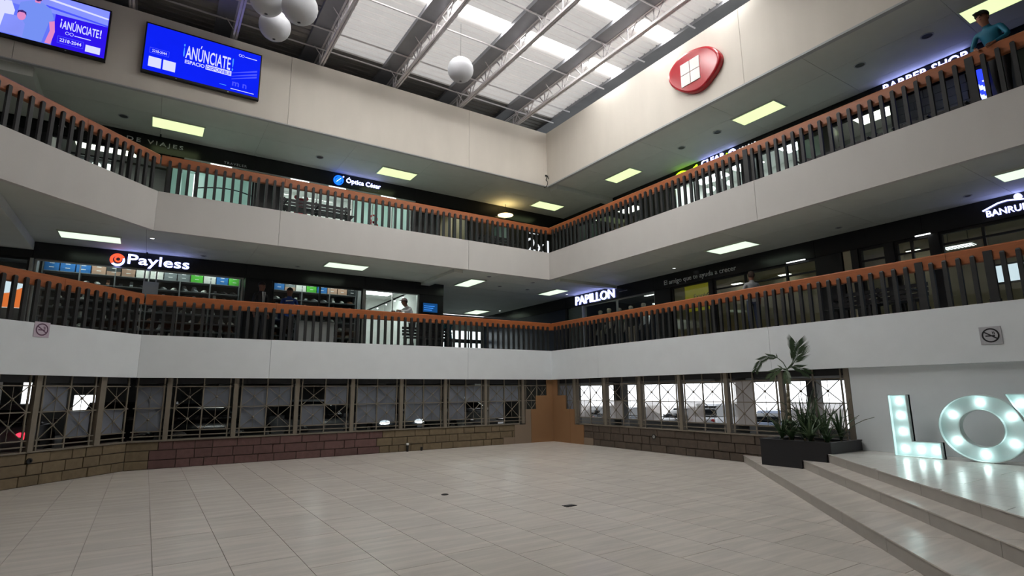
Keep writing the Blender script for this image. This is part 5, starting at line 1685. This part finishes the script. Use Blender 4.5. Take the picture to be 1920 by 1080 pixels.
bench((1.5, -10.9, Z2T - .01), 1.5, -math.pi / 2, 'dark slatted bench upstairs by the grey tiled wall')
bench((1.7, -9.3, Z1T - .01), 1.9, -math.pi / 2, 'dark slatted bench in front of the cream pillar on the lower gallery')
bench((-3.6, 1.9, Z1T - .01), 1.7, 0, 'dark slatted bench under the small blue screen')

# red paper decorations in the optician windows
def heart(par, c, s, mat='red'):
    pts = []
    for i in range(28):
        t = 2 * math.pi * i / 28
        pts.append((c[0] + s * .0625 * 16 * math.sin(t) ** 3, c[1] - .01, c[2] + s * .0625 * (13 * math.cos(t) - 5 * math.cos(2 * t) - 2 * math.cos(3 * t) - math.cos(4 * t))))
    return M().prism(pts, (0, .006, 0)).build('paper_heart', mat, par)
o = empty('paper_decoration', (-7.75, 2.75, 6.9), 'red paper figure with hearts stuck on the bright optician window', 'decoration')
MT['darkred'] = pmat('dark_red_paper', rgb(128, 22, 40), .6)
M().prism([(-7.90, 2.72, 6.85), (-7.55, 2.72, 6.85), (-7.50, 2.72, 7.15), (-7.62, 2.72, 7.42), (-7.84, 2.72, 7.42), (-7.96, 2.72, 7.15)], (0, .006, 0)).build('figure_body', 'darkred', o)
M().disc((-7.73, 2.718, 7.55), XR, UPV, .17, (0, .006, 0), 20).build('figure_head', 'darkred', o)
for a in (-.15, .15): M().disc((-7.73 + a, 2.718, 7.72), XR, UPV, .07, (0, .006, 0), 14).build('figure_ear', 'darkred', o)
heart(o, (-7.73, 2.70, 7.18), .14)
heart(o, (-7.2, 2.72, 7.05), .09, 'darkred')
heart(o, (-6.75, 2.72, 7.0), .08, 'darkred')
o = empty('paper_decoration', (-5.4, 2.75, 6.9), 'red ringed paper figure on the frosted optician window', 'decoration')
M().ring((-5.35, 2.765, 7.45), XR, UPV, .09, .15, (0, .006, 0), 24).build('ring_head', 'red', o)
M().ring((-5.35, 2.765, 7.16), XR, UPV, .12, .19, (0, .006, 0), 24).build('ring_body', 'red', o)
heart(o, (-5.35, 2.765, 7.17), .10)
MT['lightscr'] = glow('small_lit_screen', (.9, 1, .95, 1), 1.6)
for k, (x, z) in enumerate(((-5.85, 7.12), (-5.62, 7.15), (-4.95, 7.02))):
    o = empty('display_lamp', (x, 3.4, z), ('left', 'middle', 'right')[k] + ' small lit display behind the frosted optician window', 'light')
    M().box(x - .07, x + .07, 2.86, 2.90, z - .08, z + .08).build('panel', 'lightscr', o)
    M().box(x - .02, x + .02, 2.87, 2.89, Z2T, z - .08).build('stand', 'alu', o)
# curve painted on the frosted travel window
o = tag(M().tube([(-10.62 + 1.45 * t, 2.765, 7.50 + .20 * math.sin(t * 2.3) - .12 * t) for t in [i / 10 for i in range(11)]], .018, 6).build('window_stripe', 'navy'), 'dark curved stripe across the frosted travel window', 'stripe')
o = empty('lit_sign_box', (-10.75, 2.9, 7.3), 'bright white lit box behind the frosted travel window', 'light box')
M().box(-10.92, -10.40, 2.95, 3.05, 6.95, 8.0).build('casing', 'lgrey', o)
M().box(-10.88, -10.44, 2.94, 2.95, 6.99, 7.96).build('face', 'lightscr', o)
o = empty('lit_sign_box', (-12.85, 3.2, 7.5), 'bright oval lamps glowing behind the upper left railing', 'light box')
for k in range(3): M().ball((-13.28 + k * .27, 3.1, 7.77), .11, 12, 8, k=(1, .4, 1)).build('lamp_globe', 'lightscr', o)
M().box(-13.45, -12.6, 3.16, 3.2, 7.6, 7.95).build('back_plate', 'grey', o)

# barber pole
o = empty('barber_pole', (2.72, -11.45, 7.35), 'glowing blue and white barber pole with a blue globe at the upper right', 'barber pole')
MT['bp_blue'] = glow('barber_blue', rgb(40, 60, 255), 1.6)
MT['bp_white'] = glow('barber_white', rgb(205, 215, 255), 1.3)
M().ball((2.72, -11.45, 8.02), .13, 18, 12).build('globe', 'bp_blue', o)
M().cyl((2.72, -11.45, 7.86), (2.72, -11.45, 7.90), .07, .05, 16).build('cap', 'chrome', o)
n, m_ = 24, 12
vs, fs, mi = [], [], []
for j in range(m_ + 1):
    for i in range(n): vs.append((2.72 + .10 * math.cos(2 * math.pi * i / n), -11.45 + .10 * math.sin(2 * math.pi * i / n), 7.44 + .42 * j / m_))
mm = M()
for j in range(m_):
    for i in range(n):
        fs.append((j * n + i, j * n + (i + 1) % n, (j + 1) * n + (i + 1) % n, (j + 1) * n + i))
        mi.append(1 if ((i + j * 2) // 6) % 2 else 0)
mm.add(vs, fs, 0, True)
mm.mi = mi
mm.build('striped_tube', ['bp_white', 'bp_blue'], o)
M().cyl((2.72, -11.45, 7.36), (2.72, -11.45, 7.44), .06, .11, 16).build('base', 'chrome', o)
M().box(2.80, 2.90, -11.48, -11.42, 7.38, 7.43).build('wall_arm', 'chrome', o)
M().box(2.80, 2.90, -11.48, -11.42, 7.87, 7.92).build('wall_arm', 'chrome', o)
# lit counters behind the upper right railing
for k, (y, z) in enumerate(((-8.9, 6.75), (-9.4, 6.75))):
    o = empty('salon_mirror', (3.6, y, 6.9), ('left', 'right')[k] + ' lit mirror panel in the salon upstairs', 'mirror')
    M().box(3.6, 3.65, y - .22, y + .22, 6.95, 7.55).build('frame', 'alu', o)
    M().box(3.59, 3.60, y - .20, y + .20, 6.98, 7.52).build('panel', 'lightscr', o)
    M().box(3.60, 3.64, y - .03, y + .03, Z2T, 6.95).build('stand', 'alu', o)
for k, y in enumerate((-4.15, -4.35, -4.95, -5.55)):
    o = empty('globe_lamp', (2.6, y, 7.6), ('first', 'second', 'third', 'fourth')[k] + ' small round lamp from the left before the tall white windows', 'lamp', 'round lamps by the tall white windows')
    M().ball((3.35, y, 7.95), .085, 12, 8).build('globe', 'lightscr', o)
    M().cyl((3.35, y, 8.03), (3.35, y, 8.69), .008, n=5).build('rod', 'black', o)
# goods in the small right upstairs shops
for k in range(7):
    y = .55 - k * .32
    c = ('white', 'darkframe', 'lgrey', 'blackwall', 'white', 'navy', 'lgrey')[k]
    o = empty('clothes_rail_garment', (3.7, y, 7.0), ('white', 'charcoal', 'pale grey', 'black', 'cream white', 'navy', 'light grey')[k] + ' garment hanging in the small shop upstairs, %s from the left' % ('first', 'second', 'third', 'fourth', 'fifth', 'sixth', 'seventh')[k], 'garment', 'garments in the small shop upstairs')
    M().prism([(3.66, y - .10, 6.75), (3.66, y + .10, 6.75), (3.66, y + .09, 7.35), (3.66, y + .14, 7.55), (3.66, y + .05, 7.72), (3.66, y - .05, 7.72), (3.66, y - .14, 7.55), (3.66, y - .09, 7.35)], (.08, 0, 0)).build('cloth', c, o)
    M().tube([(3.70, y, 7.70), (3.70, y, 7.80), (3.70, y + .02, 7.84)], .006, 5).build('hanger', 'alu', o)
o = empty('clothes_rail', (3.7, -.4, Z2T), 'metal clothes rail in the small shop upstairs', 'rail')
M().cyl((3.7, .75, 7.83), (3.7, -1.6, 7.83), .014, n=8).build('bar', 'alu', o)
for y in (.75, -1.6): M().cyl((3.7, y, Z2T), (3.7, y, 7.83), .014, n=8).build('upright', 'alu', o)

# ================================================================ PEOPLE AND MANNEQUINS
def skin_body(J, E, mats, cat, name, parent, hem=.9):
    """joints dict name->(pos, rx, ry), edges list (a,b,category); one continuous skinned surface"""
    names = list(J)
    me = bpy.data.meshes.new(name)
    me.from_pydata([J[n][0] for n in names], [(names.index(a), names.index(b)) for a, b, c in E], [])
    ob = bpy.data.objects.new(name, me)
    COL.objects.link(ob)
    md = ob.modifiers.new('skin', 'SKIN')
    md.use_smooth_shade = True
    sv = me.skin_vertices[0].data if me.skin_vertices else None
    if sv is None:
        bm = bmesh.new()
        bm.from_mesh(me)
        bm.verts.layers.skin.verify()
        bm.to_mesh(me)
        bm.free()
        sv = me.skin_vertices[0].data
    for i, n in enumerate(names):
        sv[i].radius = J[n][1:3]
        sv[i].use_root = (n == 'pelvis')
    ss = ob.modifiers.new('sub', 'SUBSURF')
    ss.levels = ss.render_levels = 1
    dg = bpy.context.evaluated_depsgraph_get()
    m2 = bpy.data.meshes.new_from_object(ob.evaluated_get(dg))
    bpy.data.objects.remove(ob)
    m2.materials.clear()
    keys = list(mats)
    for k in keys: m2.materials.append(MT[mats[k]])
    segs = [(Vector(J[a][0]), Vector(J[b][0]), c, (J[a][1] + J[b][1]) / 2) for a, b, c in E]
    for p in m2.polygons:
        c = p.center
        best = None
        for a, b, k, rr in segs:
            d = b - a
            t = max(0, min(1, (c - a).dot(d) / max(1e-9, d.length_squared)))
            q = (c - (a + d * t)).length - rr * .5
            if best is None or q < best[0]: best = (q, k)
        kk = best[1]
        if kk in ('top', 'legs') and abs(c.x) < .2 and c.z < hem + .12 and c.z > hem - .2: kk = 'top' if c.z > hem else 'legs'
        p.material_index = keys.index(kk) if kk in keys else 0
        p.use_smooth = True
    o = bpy.data.objects.new(name, m2)
    COL.objects.link(o)
    o.parent = parent
    return o
SPIN = lambda v, a: Vector((v[0] * math.cos(a) - v[1] * math.sin(a), v[0] * math.sin(a) + v[1] * math.cos(a), v[2]))
def figure(name, label, loc, rz, H=1.72, lean=0.0, arms=('down', 'down'), tilt=0.0, sleeve='long', mats=None, hair='hair_dark', cap=None, cat='person', group=None, dress=False, eyes=True, headturn=0.0):
    """upright figure facing -Y, leaning forward by 'lean' radians at the hips"""
    r = empty(name, loc, label, cat, group, rz=rz)
    k = H / 1.76
    def P(x, y, z):
        if z > .96:                      # lean about the hip
            dz, dy = z - .96, y
            y = dy * math.cos(lean) - dz * math.sin(lean)
            z = .96 + dz * math.cos(lean) + dy * math.sin(lean) * .2
        return (x * k, y * k, z * k)
    J = {'pelvis': (P(0, 0, .96), .15 * k, .105 * k), 'belly': (P(0, 0, 1.12), .135 * k, .10 * k), 'chest': (P(0, .005, 1.31), .16 * k, .11 * k), 'collar': (P(0, .01, 1.44), .085 * k, .07 * k),
         'neck': (P(0, -.002, 1.505), .056 * k, .058 * k), 'jaw': (P(0, -.028, 1.565), .074 * k, .086 * k), 'head': (P(0, -.015, 1.645), .094 * k, .112 * k), 'crown': (P(0, -.004, 1.715), .074 * k, .088 * k)}
    sl = 'top'
    fa = 'top' if sleeve == 'long' else 'skin'
    E = [('pelvis', 'belly', 'top'), ('belly', 'chest', 'top'), ('chest', 'collar', 'top'), ('collar', 'neck', 'skin'), ('neck', 'jaw', 'skin'), ('jaw', 'head', 'skin'), ('head', 'crown', 'skin')]
    for s, nm, pose in ((-1, 'l', arms[0]), (1, 'r', arms[1])):
        J['sho' + nm] = (P(s * .175, .005, 1.415), .058 * k, .058 * k)
        if pose == 'down': el_, wr = P(s * .225, .03, 1.14), P(s * .235, -.03, .90)
        elif pose == 'rail': el_, wr = (s * .27, -.20, 1.10), (s * .15, -.36, .995)
        elif pose == 'reach': el_, wr = P(s * .22, -.22, 1.30), P(s * .18, -.46, 1.32)
        else: el_, wr = P(s * .24, -.02, 1.16), P(s * .10, -.24, 1.18)       # 'bent'
        J['elb' + nm] = (el_, .042 * k, .042 * k)
        J['wri' + nm] = (wr, .028 * k, .026 * k)
        d = (Vector(wr) - Vector(el_)).normalized()
        palm = Vector(wr) + d * .07 * k
        J['pal' + nm] = (tuple(palm), .036 * k, .018 * k)
        side = d.cross(Vector((s * 1.0, .2, .1))).normalized()
        E += [('chest', 'sho' + nm, 'top'), ('sho' + nm, 'elb' + nm, sl), ('elb' + nm, 'wri' + nm, fa), ('wri' + nm, 'pal' + nm, 'skin')]
        for f, (off, L_) in enumerate(((-.026, .062), (-.009, .072), (.009, .068), (.026, .054))):
            a = palm + side * off * k + d * .03 * k
            b = palm + side * off * 1.25 * k + d * (.03 + L_) * k + Vector((-s * .012, -.006, -.01)) * k
            J['fa%d%s' % (f, nm)] = (tuple(a), .0095 * k, .0095 * k)
            J['fb%d%s' % (f, nm)] = (tuple(b), .0075 * k, .0075 * k)
            E += [('pal' + nm, 'fa%d%s' % (f, nm), 'skin'), ('fa%d%s' % (f, nm), 'fb%d%s' % (f, nm), 'skin')]
        a = Vector(wr) + d * .035 * k - side * .034 * k
        b = a + d * .045 * k - side * .022 * k
        J['ta' + nm] = (tuple(a), .011 * k, .011 * k)
        J['tb' + nm] = (tuple(b), .008 * k, .008 * k)
        E += [('wri' + nm, 'ta' + nm, 'skin'), ('ta' + nm, 'tb' + nm, 'skin')]
        st_ = .05 if lean > .25 else 0
        J['hip' + nm] = ((s * .085 * k, .005 * k, .90 * k), .092 * k, .092 * k)
        J['kne' + nm] = ((s * .10 * k, (-.02 - st_ * s) * k, .50 * k), (.06 if not dress else .11) * k, (.062 if not dress else .10) * k)
        J['ank' + nm] = ((s * .10 * k, (.03 - 2 * st_ * s) * k, .10 * k), (.042 if not dress else .06) * k, .044 * k)
        J['toe' + nm] = ((s * .115 * k, (-.13 - 2 * st_ * s) * k, .042 * k), .042 * k, .034 * k)
        E += [('pelvis', 'hip' + nm, 'legs'), ('hip' + nm, 'kne' + nm, 'legs'), ('kne' + nm, 'ank' + nm, 'legs'), ('ank' + nm, 'toe' + nm, 'shoes')]
    skin_body(J, E, mats, cat, 'body', r, .90 * k)
    hc = Vector(J['head'][0])
    m = M()
    if hair:
        m.ball(hc + Vector((0, .014, .022)) * k, .108 * k, 16, 10, k=(.88, 1.0, 1.0))
        # keep the cap of the ball above the brow and behind the face
        keep = []
        for f in m.f:
            c = sum((m.v[i] for i in f), Vector()) / len(f) - hc
            if c.z > .038 * k or (c.y > .015 * k and c.z > -.055 * k): keep.append(f)
        m.f = keep
        m.mi = [0] * len(keep)
        m.sm = [True] * len(keep)
        inst('hair', m.mesh('hair', hair), r)
    if cap:
        m = M()
        m.ball(hc + Vector((0, .005, .045)) * k, .114 * k, 16, 10, k=(.9, 1, .85))
        m.f = [f for f in m.f if (sum((m.v[i] for i in f), Vector()) / len(f) - hc).z > .04 * k]
        m.mi = [0] * len(m.f)
        m.sm = [True] * len(m.f)
        m.prism([hc + Vector((x, y, .045)) * k for x, y in ((-.075, -.06), (.075, -.06), (.06, -.165), (0, -.185), (-.06, -.165))], (0, 0, .01 * k))
        inst('cap', m.mesh('cap', cap), r)
    if eyes:
        for s in (-1, 1):
            inst('eye', M().ball(hc + Vector((s * .032, -.097, .0)) * k, .010 * k, 8, 6).mesh('eye', 'eye'), r)
            inst('ear', M().ball(hc + Vector((s * .086, .005, -.012)) * k, .024 * k, 8, 6, k=(.4, .7, 1.1)).mesh('ear', mats['skin']), r)
        inst('nose', M().prism([hc + Vector(v) * k for v in ((-.013, -.094, -.03), (.013, -.094, -.03), (.004, -.096, .005), (-.004, -.096, .005))], Vector((0, -.018, -.004)) * k).mesh('nose', mats['skin']), r)
        inst('mouth', M().box(-.022 * k, .022 * k, (-.088) * k + hc.y, (-.082) * k + hc.y, hc.z - .062 * k, hc.z - .055 * k).mesh('mouth', 'lip'), r)
    return r, J, k
for n_, c in dict(skin_a=(150, 104, 82), skin_b=(120, 82, 66), suit=(20, 20, 24), whiteshirt=(222, 222, 224), bluetee=(28, 62, 138), tealtop=(20, 110, 138), tealdress=(24, 84, 92), blacktrouser=(24, 24, 28),
                  jeans=(50, 60, 84), hair_dark=(26, 20, 18), hair_brown=(60, 42, 32), shoe_dark=(24, 22, 22), eye=(14, 12, 12), lip=(120, 60, 56), pinkcap=(226, 196, 200), darkcap=(44, 40, 38),
                  greyshirt=(168, 172, 176), mann_skin=(196, 186, 172), mann_dark=(34, 34, 38), mann_beige=(206, 186, 160), mann_white=(240, 240, 240), mann_green=(90, 120, 104)).items():
    MT[n_] = pmat(n_, rgb(*c), .65, var=.05, scale=8)
zg = Z1T - .01
r, J, k = figure('person', 'man in black suit and white shirt standing before the black shop pillar', (-8.86, 1.6, zg), .55, 1.76, mats=dict(top='suit', skin='skin_b', legs='suit', shoes='shoe_dark'), hair='hair_dark')
inst('shirt_front', M().prism([(-.05 * k, -.113 * k, 1.47 * k), (.05 * k, -.113 * k, 1.47 * k), (.012 * k, -.128 * k, 1.10 * k), (-.012 * k, -.128 * k, 1.10 * k)], (0, .03, 0)).mesh('shirt_front', 'whiteshirt'), r)
inst('tie', M().prism([(-.014 * k, -.119 * k, 1.46 * k), (.014 * k, -.119 * k, 1.46 * k), (.010 * k, -.134 * k, 1.12 * k), (-.010 * k, -.134 * k, 1.12 * k)], (0, .01, 0)).mesh('tie', 'suit'), r)
r, J, k = figure('person', 'person in blue T-shirt with white print behind the lower back railing', (-8.05, 1.9, zg), -.15, 1.72, arms=('bent', 'bent'), sleeve='short', mats=dict(top='bluetee', skin='skin_b', legs='blacktrouser', shoes='shoe_dark'), hair='hair_dark')
inst('chest_print', M().prism([(-.10 * k, -.118 * k, 1.33 * k), (.10 * k, -.118 * k, 1.35 * k), (.10 * k, -.118 * k, 1.38 * k), (-.10 * k, -.118 * k, 1.36 * k)], (0, .02, 0)).mesh('chest_print', 'whiteshirt'), r)
figure('person', 'person in pale cap and white shirt bending forward with black trousers', (-4.45, 1.35, zg), -1.35, 1.66, lean=.5, arms=('reach', 'reach'), mats=dict(top='whiteshirt', skin='skin_b', legs='blacktrouser', shoes='shoe_dark'), hair='hair_dark', cap='pinkcap')
figure('person', 'dark haired person in a teal dress at the corridor mouth', (-1.75, 4.2, zg), 3.0, 1.56, mats=dict(top='tealdress', skin='skin_b', legs='tealdress', shoes='shoe_dark'), hair='hair_dark', dress=True)
figure('person', 'person in teal shirt and dark cap leaning on the upper right railing', (.50, -12.30, Z2T - .01), -1.75, 1.72, lean=.45, arms=('rail', 'rail'), mats=dict(top='tealtop', skin='skin_a', legs='blacktrouser', shoes='shoe_dark'), hair='hair_brown', cap='darkcap')
figure('person', 'person in pale grey shirt standing behind the lower right railing', (.85, -7.0, zg), 2.6, 1.50, lean=-.12, arms=('down', 'bent'), sleeve='short', mats=dict(top='greyshirt', skin='skin_a', legs='jeans', shoes='shoe_dark'), hair='hair_brown')
# boutique mannequins on a low platform
o = empty('window_platform', (3.5, .2, Z1T), 'low white platform under the boutique mannequins', 'platform')
M().box(3.12, 3.85, -1.35, 1.80, Z1T + .012, Z1T + .10).build('top', 'lgrey', o)
M().box(3.10, 3.12, -1.35, 1.80, Z1T + .012, Z1T + .10).build('front_edge', 'alu', o)
for (y, t, l, h) in ((1.30, 'mann_dark', 'mannequin in a dark top with bare shoulders, leftmost in the boutique window', 1.74), (.80, 'mann_beige', 'mannequin in a beige one shoulder top, second in the boutique window', 1.76),
                     (.24, 'mann_green', 'mannequin in a green top beside the boutique window post', 1.70), (-.36, 'mann_dark', 'small dark clad mannequin right of the boutique window post', 1.70), (-1.0, 'mann_white', 'mannequin in a bright white shirt, rightmost in the boutique window', 1.72)):
    figure('mannequin', l, (3.48, y, Z1T + .10), -1.57 + R.uniform(-.3, .3), h, mats=dict(top=t, skin='mann_skin', legs='mann_dark' if t != 'mann_dark' else 'mann_beige', shoes='mann_skin'), hair=None, eyes=False, cat='mannequin', group='boutique mannequins', sleeve='short' if t != 'mann_white' else 'long')
